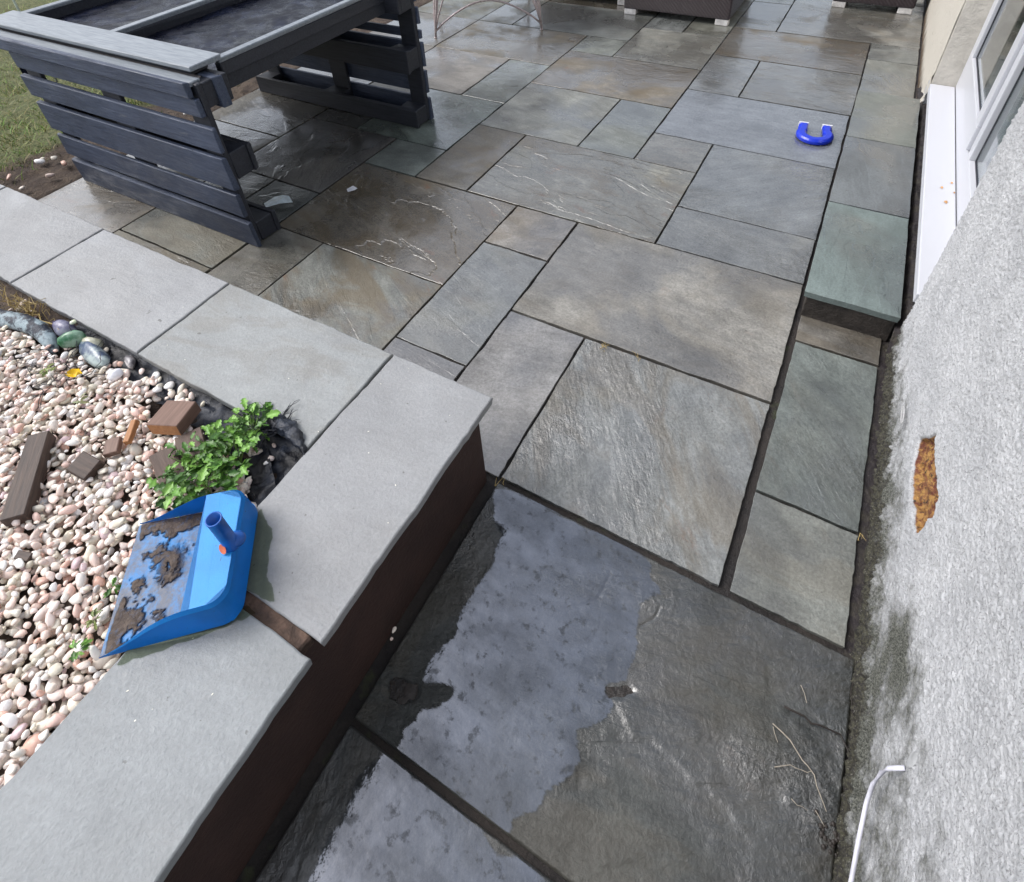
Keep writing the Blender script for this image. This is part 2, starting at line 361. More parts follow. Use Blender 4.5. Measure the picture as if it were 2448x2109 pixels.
GRY = (0.175, 0.178, 0.185); GRN = (0.120, 0.135, 0.125); PUR = (0.170, 0.162, 0.172); BRN = (0.125, 0.105, 0.085); PNK = (0.185, 0.165, 0.158); DK = (0.085, 0.085, 0.085); BLU = (0.165, 0.175, 0.195)
OLV = (0.135, 0.135, 0.115)
T = [  # x0,x1,y0,y1,tint,ledge,stain,wet,riven,grain
    (-.517, .375, -.50, .104, (0.085, .09, .09), 2.4, .15, .55, 1.1, 1.2),
    (-.517, .375, .104, .711, (0.072, .075, .074), 2.6, .25, .55, 1.3, -.25),
    (-.807, -.517, .711, 1.30, PUR, .25, .1, .5, .3, None),
    (-.517, .088, .711, 1.30, GRY, .12, .55, .42, 1.15, 1.0),
    (.099, .352, .711, .998, (0.13, .132, .125), .1, .3, .35, .35, None),
    (.099, .352, .998, 1.593, (0.105, .118, .115), .35, .1, .4, .5, 0.9),
    (.099, .352, 1.593, 1.73, (0.13, .115, .105), .3, .4, .4, .4, None),
    (-1.10, -.807, .711, 1.008, PUR, .2, .1, .4, .3, None),
    (-1.10, -.807, 1.008, 1.60, GRY, .35, .2, .5, .4, .3),
    (-1.10, -.807, 1.60, 1.887, PNK, .3, .45, .5, .4, None),
    (-.807, .088, 1.30, 1.887, (0.18, .165, .155), .15, .25, .45, .5, 0.1),
    (-1.70, -1.10, .711, 1.30, (0.15, .15, .14), .3, .9, .35, .5, .6),
    (-1.99, -1.70, .711, 1.30, (0.14, .13, .115), .2, .4, .3, .3, None),
    (-2.60, -1.995, .97, 1.28, (0.13, .13, .115), .3, .5, .3, .4, None),
    (-2.60, -1.995, .711, .97, (0.13, .115, .09), .3, .9, .3, .4, None),
    (-3.20, -2.60, .711, 1.28, BRN, .3, .8, .4, .4, None),
    (-1.982, -1.10, 1.30, 1.887, (0.15, .125, .10), 1.1, .95, .65, .4, .35),
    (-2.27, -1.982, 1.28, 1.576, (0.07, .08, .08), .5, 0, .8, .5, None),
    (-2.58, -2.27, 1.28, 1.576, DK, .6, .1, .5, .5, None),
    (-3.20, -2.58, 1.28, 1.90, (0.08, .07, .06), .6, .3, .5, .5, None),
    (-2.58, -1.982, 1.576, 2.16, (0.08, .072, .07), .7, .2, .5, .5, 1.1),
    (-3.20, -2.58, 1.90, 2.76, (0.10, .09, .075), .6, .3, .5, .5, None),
    (-1.976, -1.662, 1.887, 2.16, GRN, .2, .05, .4, .3, None),
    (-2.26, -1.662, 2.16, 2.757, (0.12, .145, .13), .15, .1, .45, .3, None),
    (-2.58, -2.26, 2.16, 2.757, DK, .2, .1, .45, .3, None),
    (-1.662, -1.368, 1.887, 2.477, (0.115, .10, .085), .2, .5, .45, .4, None),
    (-1.368, -.473, 1.887, 2.477, (0.165, .155, .135), 1.0, .75, .7, .35, .12),
    (-.473, .088, 1.887, 2.18, (0.165, .165, .17), .2, .05, .6, .7, None),
    (-.473, .088, 2.18, 2.775, (0.18, .186, .20), .3, .05, .75, .9, -.7),
    (-.778, -.473, 2.477, 2.775, (0.18, .17, .155), .25, .3, .7, .2, None),
    (-.778, .088, 2.775, 3.36, (0.175, .183, .212), .05, .02, .85, .15, None),
    (-1.662, -1.075, 2.477, 3.077, (0.155, .155, .15), .45, .1, .5, .2, None),
    (-1.075, -.778, 2.477, 3.077, (0.14, .148, .145), .25, .05, .5, .2, None),
    (-1.662, -.778, 3.077, 3.65, (0.15, .125, .10), .3, .85, .5, .3, .05),
    (-.778, -.486, 3.36, 3.935, (0.165, .165, .17), .7, .2, .9, .6, .2),
    (-.486, .092, 3.36, 3.935, (0.15, .145, .14), .7, .4, .85, 1.0, .1),
    (-.778, .092, 3.935, 4.49, (0.125, .105, .085), .4, .9, .6, .4, 0.0),
    (-1.36, -.778, 3.65, 4.25, (0.165, .158, .145), .4, .2, .5, .3, None),
    (-1.662, -1.36, 3.65, 3.952, (0.165, .17, .155), .2, .05, .5, .2, None),
    (-1.96, -1.662, 2.757, 3.36, (0.155, .168, .165), .2, .05, .5, .2, None),
    (-2.56, -1.96, 2.757, 3.36, PNK, .1, .1, .3, .2, None),
    (-2.57, -1.662, 3.36, 3.952, (0.14, .12, .095), .3, .7, .4, .3, .05),
    (-2.277, -1.36, 3.952, 4.55, (0.12, .122, .118), .1, .1, .45, .2, None),
    (-2.57, -2.277, 3.952, 4.55, (0.12, .115, .10), .1, .2, .4, .2, None),
    (-3.20, -2.57, 3.36, 3.952, (0.14, .13, .125), .1, .2, .4, .2, None),
    (-3.20, -2.56, 2.757, 3.36, (0.14, .13, .125), .1, .2, .4, .2, None),
    (-1.36, -1.075, 4.25, 4.85, (0.16, .165, .17), .1, .1, .5, .2, None),
    (-1.075, -.778, 4.25, 4.85, (0.14, .14, .125), .1, .2, .5, .2, None),
    (-.778, -.495, 4.49, 5.12, (0.15, .14, .115), .2, .5, .6, .3, .1),
    (-.495, .372, 4.50, 5.40, (0.155, .145, .135), .6, .35, .6, .4, .05),
    (.094, .372, 3.44, 4.21, (0.145, .145, .135), .4, .15, .4, .3, 1.2),
    (.094, .372, 4.21, 4.50, (0.14, .14, .135), .2, .1, .4, .3, None),
    (-2.277, -1.36, 4.55, 5.15, BRN, .2, .4, .5, .3, None), (-3.2, -2.277, 3.952, 4.55, OLV, .2, .4, .4, .3, None),
    (-3.2, -2.277, 4.55, 5.15, BRN, .2, .4, .5, .3, None), (-1.36, -.778, 4.85, 5.45, GRY, .2, .1, .5, .3, None),
    (-.778, -.495, 5.12, 5.72, OLV, .2, .4, .5, .3, None), (-.495, .372, 5.40, 6.0, GRY, .2, .1, .5, .3, None),
    (-1.36, -.778, 5.45, 6.05, PNK, .2, .1, .5, .3, None), (-2.277, -1.36, 5.15, 5.75, OLV, .2, .1, .5, .3, None),
    (-3.2, -2.277, 5.15, 5.75, GRY, .2, .1, .5, .3, None),
]
T.remove((-3.2, -2.277, 3.952, 4.55, OLV, .2, .4, .4, .3, None)); T.append((-3.2, -2.57, 3.952, 4.55, OLV, .2, .4, .4, .3, None))
GAPS = {1: (.004, .003, .006, .008), 3: (.004, .008, .008, .005), 2: (.004, .003, .006, .005), 10: (.005, .004, .005, .003), 4: (.006, .004, .006, .005), 5: (.006, .004, .005, .004), 0: (.004, .003, .006, .006)}
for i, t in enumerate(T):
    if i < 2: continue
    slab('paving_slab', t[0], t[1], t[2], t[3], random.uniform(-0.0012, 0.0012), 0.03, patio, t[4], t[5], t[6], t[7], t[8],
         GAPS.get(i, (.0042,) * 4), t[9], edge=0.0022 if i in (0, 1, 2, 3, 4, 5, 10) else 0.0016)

def relief_flag(x0, x1, y0, y1, tint, ledges, cracks, hollows, seed, grain, stain, wet, riven):
    st_ = .0024; xs = np.arange(x0, x1 + st_ / 2, st_); ys = np.arange(y0, y1 + st_ / 2, st_); X, Y = np.meshgrid(xs, ys, indexing='ij')
    wx_ = X + .010 * (fbm(X, Y, 22, 4, seed) - .5) + .004 * (fbm(X, Y, 90, 3, seed + 1) - .5); wy_ = Y + .010 * (fbm(X, Y, 22, 4, seed + 2) - .5) + .004 * (fbm(X, Y, 90, 3, seed + 3) - .5)
    Z = np.zeros_like(X)
    def seg(pl):
        best = np.full(X.shape, 9.0); side = np.zeros(X.shape); tt = np.zeros(X.shape); L = [0]
        for a, b in zip(pl, pl[1:]): L.append(L[-1] + math.hypot(b[0] - a[0], b[1] - a[1]))
        for i, (a, b) in enumerate(zip(pl, pl[1:])):
            dx, dy = b[0] - a[0], b[1] - a[1]; l2 = dx * dx + dy * dy; t = np.clip(((wx_ - a[0]) * dx + (wy_ - a[1]) * dy) / l2, 0, 1)
            px, py = wx_ - a[0] - t * dx, wy_ - a[1] - t * dy; d_ = np.sqrt(px * px + py * py); m_ = d_ < best
            best = np.where(m_, d_, best); side = np.where(m_, np.sign(dx * (wy_ - a[1]) - dy * (wx_ - a[0])), side); tt = np.where(m_, (L[i] + t * math.sqrt(l2)) / L[-1], tt)
        return best, side, np.clip(np.minimum(tt, 1 - tt) * 6, 0, 1)
    for pl, amp, reach in ledges:
        d_, sd, en = seg(pl); Z += amp * .75 * en * (.5 + .5 * np.tanh(sd * d_ / .0045)) * np.exp(-(d_ / reach) ** 1.2)
    for pl, dep, wid in cracks:
        d_, sd, en = seg(pl); Z -= dep * en * np.exp(-(d_ / wid) ** 2)
    for pl, dep in hollows:
        m_ = pmask(wx_, wy_, [(a, b) for a, b in pl])
        for _ in range(6): q = np.pad(m_, 1, mode='edge'); m_ = (q[1:-1, 1:-1] + q[:-2, 1:-1] + q[2:, 1:-1] + q[1:-1, :-2] + q[1:-1, 2:]) / 5
        Z -= dep * m_
    Z += .0022 * (fbm(X * .8 + Y * .5, Y * 2.5 - X, 14, 5, seed + 7) - .5) + .0014 * (fbm(X * .5 + Y * .3, Y * 3 - X * 1.4, 40, 3, seed + 17) - .5) + .0005 * (fbm(X, Y, 120, 2, seed + 8) - .5)
    ex = np.minimum(np.minimum(X - x0, x1 - X), np.minimum(Y - y0, y1 - Y)) + .002 * (fbm(X, Y, 60, 3, seed + 9) - .5)
    Z -= .012 * np.clip(1 - ex / .0035, 0, 1) ** 2
    o = grid_mesh('paving_slab', xs - (x0 + x1) / 2, ys - (y0 + y1) / 2, Z, STONE, patio)
    o.location = ((x0 + x1) / 2, (y0 + y1) / 2, 0); o.color = (*tint, 1)
    o['mottle'] = 1.3; o['ledge'] = .35; o['stain'] = stain; o['wet'] = wet; o['riven'] = riven; o['grain'] = grain
def pmask(Xg, Yg, poly):
    ins = np.zeros(Xg.shape, bool); n = len(poly)
    for i in range(n):
        (a, b), (c_, d_) = poly[i], poly[(i + 1) % n]
        ins ^= ((b > Yg) != (d_ > Yg)) & (Xg < (c_ - a) * (Yg - b) / (d_ - b + 1e-12) + a)
    return ins.astype(float)
PIT1 = [(-0.492, 0.195), (-0.467, 0.215), (-0.428, 0.223), (-0.417, 0.209), (-0.417, 0.192), (-0.448, 0.17), (-0.47, 0.169)]
PIT2 = [(-0.082, 0.405), (-0.036, 0.432), (-0.018, 0.425), (-0.04, 0.402), (-0.075, 0.386)]
relief_flag(-.513, .372, .110, .703, (.044, .048, .046),
    [([(-.13, .42), (-.047, .388), (.002, .354), (.038, .366), (.083, .36), (.124, .342), (.148, .349), (.195, .33), (.27, .30)], .0032, .10),
     ([(.04, .39), (.059, .398), (.107, .399), (.138, .428), (.183, .447), (.24, .455)], .0028, .06), ([(-.024, .425), (.038, .456), (.089, .483), (.16, .547), (.188, .574)], .0022, .05),
     ([(-.049, .508), (.011, .54), (.076, .582), (.107, .614)], .0022, .04), ([(.0, .14), (.051, .179), (.081, .202), (.126, .221), (.17, .24)], .0028, .05),
     ([(-.167, .331), (-.126, .31), (-.094, .289), (-.073, .263), (-.06, .20)], -.0028, .05), ([(-.47, .45), (-.43, .40), (-.44, .33), (-.46, .27)], .0025, .04), ([(.20, .62), (.22, .55), (.30, .53), (.34, .50)], -.0025, .05)],
    [([(-.153, .648), (-.157, .587), (-.161, .554), (-.211, .507), (-.237, .479)], .0035, .0035), ([(-.026, .612), (-.034, .578), (-.056, .547)], .003, .003), ([(-.345, .288), (-.316, .247), (-.296, .205), (-.327, .149), (-.323, .112)], .003, .0022)],
    [(PIT1, .007), (PIT2, .005)], 91, -.25, .2, .30, 1.5)
relief_flag(-.513, .372, -.50, .097, (.058, .062, .063),
    [([(-.44, .03), (-.453, -.01), (-.451, -.031), (-.463, -.053), (-.452, -.068), (-.457, -.092), (-.44, -.14)], .004, .05), ([(-.47, .0), (-.48, -.04), (-.475, -.09), (-.47, -.15)], .003, .03)],
    [([(-.365, .045), (-.359, .004), (-.353, -.039), (-.335, -.08)], .003, .0022)], [], 93, 1.2, .15, .3, 1.0)

# standing rainwater on the big near flags
def ragged(pts, depth=3, amp=0.22, seed=1):
    r = random.Random(seed); P = [Vector(p) for p in pts]
    for _ in range(depth):
        Q = []
        for i, a in enumerate(P):
            b = P[(i + 1) % len(P)]; Q.append(a); L = (b - a).length
            if L > 0.003:
                nrm = Vector((-(b - a).y, (b - a).x)).normalized()
                Q.append((a + b) / 2 + nrm * r.gauss(0, 1) * L * amp * 0.5)
        P = Q; amp *= 0.9
    return P
wm_ = M('rainwater'); t = wm_.t
for n in list(wm_.n):
    if n.type == 'BSDF_PRINCIPLED': wm_.n.remove(n)
out = [n for n in wm_.n if n.type == 'OUTPUT_MATERIAL'][0]
tr = wm_.node('BsdfTransparent', Color=(0.82, 0.84, 0.86, 1)); gl = wm_.node('BsdfGlossy', Roughness=0.06, Color=(0.84, 0.89, 1.0, 1))
c = wm_.coord('Object')
lw = wm_.node('LayerWeight', Blend=0.5)
fac = wm_.math('MULTIPLY_ADD', wm_.math('POWER', lw.outputs['Facing'], 3.0), 0.9, 0.24)
spk = wm_.math('MULTIPLY', wm_.ramp(wm_.noise(c, 38, 6, 0.7), 0.34, 0.46), wm_.ramp(wm_.noise(c, 7, 6, 0.6), .3, .6, .45, 1.0))
fac = wm_.math('MULTIPLY', fac, wm_.math('MULTIPLY_ADD', spk, 0.62, 0.38))
stk = wm_.noise(wm_.mapping(c, scale=(1.3, 5.0, 1), rot=(0, 0, 1.05)), 16, 7, .68, .4)
ed = wm_.math('ADD', wm_.attr('Col', 'GEOMETRY'), wm_.math('MULTIPLY', wm_.math('SUBTRACT', stk, .5), 1.15))
cover = wm_.ramp(ed, .34, .62)
pat = wm_.ramp(wm_.noise(wm_.mapping(c, scale=(1, 2.2, 1), rot=(0, 0, 1.2)), 4.5, 6, .6, .6), .30, .70, .62, 1.2)
fac = wm_.math('MULTIPLY', wm_.math('MULTIPLY', fac, pat), cover, clamp=True)
nb = wm_.bump(wm_.math('ADD', wm_.noise(c, 25, 4, 0.6), wm_.math('MULTIPLY', wm_.noise(wm_.mapping(c, scale=(1.2, 3.0, 1), rot=(0, 0, 1.05)), 9, 3, .5), 1.2)), 1.0, 0.0007); wm_.l.new(nb, gl.inputs['Normal'])
wm_.l.new(wm_.mix(cover, (1, 1, 1), (0.72, 0.74, 0.76)), tr.inputs['Color'])
mx = wm_.node('MixShader'); wm_.l.new(fac, mx.inputs[0]); wm_.l.new(tr.outputs[0], mx.inputs[1]); wm_.l.new(gl.outputs[0], mx.inputs[2])
wm_.l.new(mx.outputs[0], out.inputs[0])
WATER = wm_.m
PUD1 = [(-0.51, 0.683), (-0.466, 0.601), (-0.425, 0.577), (-0.428, 0.536), (-0.414, 0.52), (-0.416, 0.482), (-0.424, 0.445), (-0.42, 0.419), (-0.422, 0.367), (-0.404, 0.334), (-0.414, 0.321), (-0.43, 0.272), (-0.426, 0.226), (-0.342, 0.261), (-0.367, 0.208), (-0.398, 0.186), (-0.409, 0.148), (-0.4, 0.114), (-0.329, 0.112), (-0.231, 0.112), (-0.143, 0.112), (-0.139, 0.118), (-0.152, 0.135), (-0.116, 0.168), (-0.114, 0.192), (-0.09, 0.228), (-0.075, 0.26), (-0.108, 0.307), (-0.062, 0.348), (-0.049, 0.392), (-0.074, 0.384), (-0.083, 0.407), (-0.039, 0.439), (-0.045, 0.48), (-0.043, 0.485), (-0.06, 0.538), (-0.067, 0.577), (-0.028, 0.639), (-0.067, 0.653), (-0.071, 0.684), (-0.121, 0.695), (-0.251, 0.694), (-0.463, 0.697)]
PUD2 = [(-0.42, 0.089), (-0.432, 0.06), (-0.441, 0.02), (-0.425, -0.022), (-0.43, -0.059), (-0.424, -0.111), (-0.40, -0.2), (-0.2, -0.25), (0.0, -0.1), (-0.047, 0.085), (-0.128, 0.088), (-0.223, 0.088), (-0.322, 0.09)]
def puddle(pts, z, seed, y):
    P = [(p.x, p.y) for p in ragged(pts, 2, .2, seed)]
    xs = np.arange(-.512, .12, .0025); ys = np.arange(y[0], y[1], .0025); X, Y = np.meshgrid(xs, ys, indexing='ij'); m0 = pmask(X, Y, P)
    for _ in range(22):
        q = np.pad(m0, 1, mode='edge'); m0 = (q[1:-1, 1:-1] + q[:-2, 1:-1] + q[2:, 1:-1] + q[1:-1, :-2] + q[1:-1, 2:]) / 5
    C = np.stack([m0, m0, m0, np.ones_like(m0)], -1)
    I = np.arange(m0.size).reshape(m0.shape); F = np.stack([I[:-1, :-1], I[1:, :-1], I[1:, 1:], I[:-1, 1:]], -1).reshape(-1, 4)
    F = F[(m0.ravel()[F].max(1) > .02)]
    return tag(from_np('puddle', np.stack([X, Y, np.full_like(X, z)], -1).reshape(-1, 3), F, WATER, None, False, C.reshape(-1, 4)), kind='structure')
puddle(PUD1, 0.0034, 4, (0.112, 0.702)); puddle(PUD2, 0.0034, 5, (-0.35, 0.095))
# deep chips in the near flag: wet hollows, their dark colour painting the brown wall's reflection
PIT_REFL = mat_simple('hollow_wall_reflection', (0.018, 0.014, 0.011), 0.25, (60, 0.003), 0.4, 40)
for pts, sd in (([(-0.492, 0.195), (-0.467, 0.215), (-0.428, 0.223), (-0.417, 0.209), (-0.417, 0.192), (-0.448, 0.17), (-0.47, 0.169)], 2), ([(-0.082, 0.405), (-0.036, 0.432), (-0.018, 0.425), (-0.04, 0.402), (-0.075, 0.386)], 3)):
    P = ragged([(sum(q[0] for q in pts) / len(pts) * .12 + p[0] * .88, sum(q[1] for q in pts) / len(pts) * .12 + p[1] * .88) for p in pts], 2, 0.25, sd); bm = bmesh.new(); f = bm.faces.new([bm.verts.new((p.x, p.y, -0.0018)) for p in P]); bmesh.ops.triangulate(bm, faces=[f])
    bm_obj('hollow', bm, PIT_REFL, patio)

# ------------------------------------------------------------------ raised bed with coping
bed = tag(empty('raised_bed', (0, 0, 0)), 'low dark brown raised bed wall with pale grey stone coping, round the pink pebbles', 'raised bed')
WALLD = M('dark_brown_masonry_paint'); c = WALLD.coord('Object')
WALLD.set(Base_Color=WALLD.mix(WALLD.ramp(WALLD.noise(c, 6, 6, 0.6), 0.35, 0.7), (0.024, 0.0095, 0.0068), (0.042, 0.019, 0.014)), Roughness=0.75, Normal=WALLD.bump(WALLD.noise(c, 90, 6, 0.65), 1.0, 0.003))
bm = bmesh.new(); add_box(bm, (-0.76, -1.2, -0.06), (-0.545, 0.70, 0.312), 0.003)
bm_obj('wall', bm, WALLD.m, bed)
bm = bmesh.new(); add_box(bm, (-4.2, 0.47, -0.06), (-0.7605, 0.70, 0.3118), 0.003)
bm_obj('wall', bm, WALLD.m, bed)
CT = [(0.250, .250, .256), (0.262, .262, .268), (0.244, .25, .25), (0.222, .232, .24)]
cz = 0.34
def cope(x0, x1, y0, y1, k, **kw):
    a = dict(ledge=.05, stain=.06, wet=.10, riven=.22, gap=.003, edge=.0022, skew=.001, cham=.003); a.update(kw)
    return slab('coping_stone', x0, x1, y0, y1, cz + random.uniform(-.001, .001), 0.026, bed, CT[k % 4], **a)
cope(-.813, -.517, .138, .727, 0, gap=(.0, .0, 0, .0), riven=.25)
cope(-.813, -.517, -.50, .112, 3, gap=(0, 0, 0, 0), label='coping stone under the lower edge of the blue dustpan')
cope(-1.436, -.818, .418, .727, 2, stain=.3, gap=(.003, .001, 0, 0))
cope(-2.063, -1.436, .418, .727, 1, stain=.1, gap=(.003, .003, 0, 0))
cope(-2.685, -2.063, .418, .727, 0, gap=(.003, .003, 0, 0))
cope(-3.30, -2.690, .418, .727, 1, gap=(.003, .003, 0, 0)); cope(-3.9, -3.30, .418, .727, 1)
cope(-.813, -.517, -1.15, -.50, 1)
bm = bmesh.new(); add_box(bm, (-0.80, .108, 0.306), (-0.545, .142, 0.333), 0.004, 0.003)
MJ = mat_simple('brown_mortar', (0.10, 0.062, 0.045), 0.8, (60, 0.01), 0.5, 30)
bm_obj('mortar_joint', bm, MJ, bed)

# soil inside
xs = np.linspace(-4.2, -0.79, 260); ys = np.linspace(-1.2, 0.47, 130)
X, Y = np.meshgrid(xs, ys, indexing='ij')
Z = 0.262 + 0.02 * fbm(X, Y, 7, 4, 11) + 0.012 * fbm(X, Y, 40, 3, 12)
soil_part = 1 / (1 + np.exp(-(-(X + 1.70) * 14))) * (1 / (1 + np.exp(-(Y - 0.33) * 60)))
Z += 0.028 * soil_part
tag(grid_mesh('bed_soil', xs, ys, Z, SOIL), kind='structure')
def bed_z(x, y):
    i = min(max(int((x + 4.2) / 3.41 * 259), 0), 259); j = min(max(int((y + 1.2) / 1.67 * 129), 0), 129); return Z[i, j]

# pebbles -----------------------------------------------------------
def ico(sub):
    bm = bmesh.new(); bmesh.ops.create_icosphere(bm, subdivisions=sub, radius=1.0)
    V = np.array([v.co[:] for v in bm.verts]); F = np.array([[v.index for v in f.verts] for f in bm.faces]); bm.free(); return V, F
IV, IF = ico(2)
IV3, IF3 = ico(3)
def pebble_shapes(k):
    out = []
    for i in range(k):
        s = rng.random(3) * 50; V = IV.copy()
        d = np.array([mnoise.noise(Vector(v * 0.9 + s)) for v in V]); V = V * (1 + 0.32 * d[:, None])
        q = rng.normal(size=(8, 3)); q /= np.linalg.norm(q, axis=1)[:, None]
        for a in q:                                                # slight facets
            t = V @ a; lim = 0.55 + 0.30 * rng.random(); V -= np.maximum(t - lim, 0)[:, None] * a * 0.8
        out.append(V)
    return out
SH = pebble_shapes(26)
PC = np.array([(0.80, .70, .60), (0.84, .76, .68), (0.80, .62, .54), (0.74, .48, .40), (0.86, .84, .83), (0.72, .66, .54), (0.82, .68, .62), (0.66, .36, .26), (0.60, .55, .46), (0.52, .36, .38), (0.86, .80, .75), (0.70, .64, .50), (0.33, .33, .33), (0.76, .58, .50)])
PW = np.array([10, 12, 8, 5, 9, 8, 10, 3, 5, 2, 10, 7, 1.2, 8]); PW = PW / PW.sum()
def scatter_pebbles(name, pts, mat, palette=PC, pw=PW):
    Vs, Fs, Cs = [], [], []; off = 0
    for (x, y, z, r) in pts:
        S_ = SH[rng.integers(len(SH))]
        sc_ = np.array([1.0 + 0.45 * rng.random(), 0.75 + 0.2 * rng.random(), 0.5 + 0.25 * rng.random()]) * r
        Rm = np.array(Euler((rng.normal() * 0.35, rng.normal() * 0.35, rng.random() * 6.28)).to_matrix())
        V = (S_ * sc_) @ Rm.T + np.array([x, y, z])
        Vs.append(V); Fs.append(IF + off); off += len(V)
        c = np.minimum((palette[rng.choice(len(palette), p=pw)] * .85 + .135) * (0.88 + 0.24 * rng.random()), .90); Cs.append(np.tile([*c, 1.0], (len(V), 1)))
    return from_np(name, np.concatenate(Vs), np.concatenate(Fs), mat, None, True, np.concatenate(Cs))
pm = M('quartz_pebble'); c = pm.coord('Object')
pc = pm.attr('Col', 'GEOMETRY', 'Color')
nn = pm.noise(c, 45, 5, 0.6); n3 = pm.noise(c, 260, 4, 0.6)
pc2 = pm.mix(pm.ramp(nn, 0.5, 0.72, 0, 0.45), pc, (0.62, 0.40, 0.30)); pc2 = pm.mix(pm.ramp(n3, 0.55, 0.75, 0, 0.25), pc2, (0.85, 0.80, 0.74))
pm.set(Base_Color=pc2, Roughness=pm.ramp(nn, 0.3, 0.7, 0.25, 0.5), Normal=pm.bump(n3, 1.0, 0.0006), Subsurface_Weight=0.0)
PEB = pm.m
def in_pebbles(x, y, layer=0):
    u = (x + .923) * .770 + (y - .030) * .638; v = -(x + .923) * .638 + (y - .030) * .770
    if layer > 1 and -.004 < u < .27 and abs(v) < .132: return False
    if x > (-0.818 if y < .02 else -.828): return False
    e = 0.405 - 0.0 * x
    wob = 0.02 * mnoise.noise(Vector((x * 8, y * 8, 0)))
    lim = 0.365 + wob
    if x > -1.30: lim = 0.33 + wob
    if x < -1.52: lim = 0.345 - (-(x + 1.52)) * 0.10 + wob
    if y > lim: return False
    if x + y > -0.60 + wob * 2 and y > 0.20: return False      # bare liner in the corner
    if x > -0.86 and y > 0.22: return False
    return True
pts = []
cells = {}
def ok(x, y, r, layer):
    i, j = int(x // .05), int(y // .05)
    for a in (-1, 0, 1):
        for b in (-1, 0, 1):
            for (p, q, s) in cells.get((layer, i + a, j + b), ()):
                if (p - x) ** 2 + (q - y) ** 2 < (0.80 * (r + s)) ** 2: return False
    cells.setdefault((layer, i, j), []).append((x, y, r)); return True
for layer, n, (ra, rb), dz in ((0, 9000, (.012, .018), .010), (1, 70000, (.007, .0165), .026), (2, 9000, (.006, .0135), .037)):
    for _ in range(n):
        x = random.uniform(-2.75, -0.82); y = random.uniform(-0.75, 0.42)
        if not in_pebbles(x, y, layer): continue
        r = random.uniform(ra, rb)
        if random.random() < 0.3: r *= 0.68
        if layer == 2 and random.random() < 0.30: continue
        if ok(x, y, r, layer): pts.append((x, y, bed_z(x, y) + dz + random.uniform(-.004, .004), r))
for _ in range(7000):
    x = random.uniform(-2.75, -0.815); y = random.uniform(-0.75, 0.42)
    if in_pebbles(x, y, 0) or (x > -.83 and y < 0): pts.append((x, y, bed_z(x, y) + random.uniform(.008, .022), random.uniform(.005, .0095)))
N_PEB = len(pts)
tag(scatter_pebbles('pebbles', pts, PEB), 'cream and pink rounded pebbles filling the raised bed', 'pebbles', kind='stuff')
print('pebbles', N_PEB)
# strays on the black liner, the soil and the verge
pts = []
for (cx, cy, n, s) in ((-1.32, .385, 16, .05), (-1.22, .385, 12, .04), (-.93, .36, 10, .03), (-1.58, .365, 10, .05), (-2.0, .33, 14, .12), (-.90, .30, 6, .02), (-1.42, .37, 14, .05)):
    for _ in range(n):
        x, y = random.gauss(cx, s), random.gauss(cy, s * .35)
        if y < .41 and x < -.83: pts.append((x, y, .30 + random.uniform(0, .008), random.uniform(.006, .014)))
for _ in range(30):
    pts.append((random.uniform(-3.6, -3.24), random.uniform(0.8, 2.6), 0.03, random.uniform(.008, .022)))
for (x, y, z, r) in ((-.540, .28, .000, .006), (-.533, .262, .000, .005)): pts.append((x, y, z, r))
tag(scatter_pebbles('loose_pebbles', pts, PEB), 'scattered loose pebbles strayed onto soil and liner', 'pebbles', kind='stuff')

# black landscape membrane rumpled along the coping ------------------
mb = M('black_membrane'); c = mb.coord('Object')
mb.set(Base_Color=mb.mix(mb.ramp(mb.noise(c, 14, 6, 0.6), 0.4, 0.65), (0.006, 0.007, 0.011), (0.035, 0.043, 0.062)), Roughness=mb.ramp(mb.noise(c, 25, 4), 0.3, 0.7, 0.25, 0.6), Normal=mb.bump(mb.noise(c, 55, 6, 0.65), 1.0, 0.006))
MEMB = mb.m
V, F = [], []
def strip(path, wid, z0, seed, amp=.016, n=120, m=16):
    """rumpled sheet along a polyline"""
    base = len(V); P = [Vector(p) for p in path]
    L = [0]; 
    for a, b in zip(P, P[1:]): L.append(L[-1] + (b - a).length)
    for i in range(n):
        s = L[-1] * i / (n - 1); k = max(j for j in range(len(P) - 1) if L[j] <= s + 1e-9); t = (s - L[k]) / (L[k + 1] - L[k]); p = P[k].lerp(P[k + 1], min(t, 1))
        t_ = (P[k + 1] - P[k]).normalized(); nr = Vector((-t_.y, t_.x))
        for j in range(m):
            q = p + nr * (wid * (1 + .25 * mnoise.noise(Vector((s * 9, seed, 0)))) * j / (m - 1))
            z = z0 + .020 * (1 - j / (m - 1)) ** 2 + amp * mnoise.noise(Vector((q.x * 14, q.y * 22, seed))) + amp * .6 * mnoise.noise(Vector((q.x * 50, q.y * 50, seed)))
            V.append((q.x, q.y, z))
    for i in range(n - 1):
        for j in range(m - 1):
            a = base + i * m + j; F.append((a, a + m, a + m + 1, a + 1))
strip([(-.79, .424), (-1.2, .424), (-1.75, .424)], .075, .286, 1)
strip([(-.815, .02), (-.815, .1), (-.815, .43)], .05, .288, 2)
strip([(-.814, -.6), (-.814, -.2), (-.814, .03)], .012, .284, 6)
strip([(-.80, .30), (-.99, .43)], .10, .284, 3, .022)
tag(from_np('landscape_membrane', V, F, MEMB, None, True), 'rumpled black weed membrane showing between pebbles and coping', 'membrane')
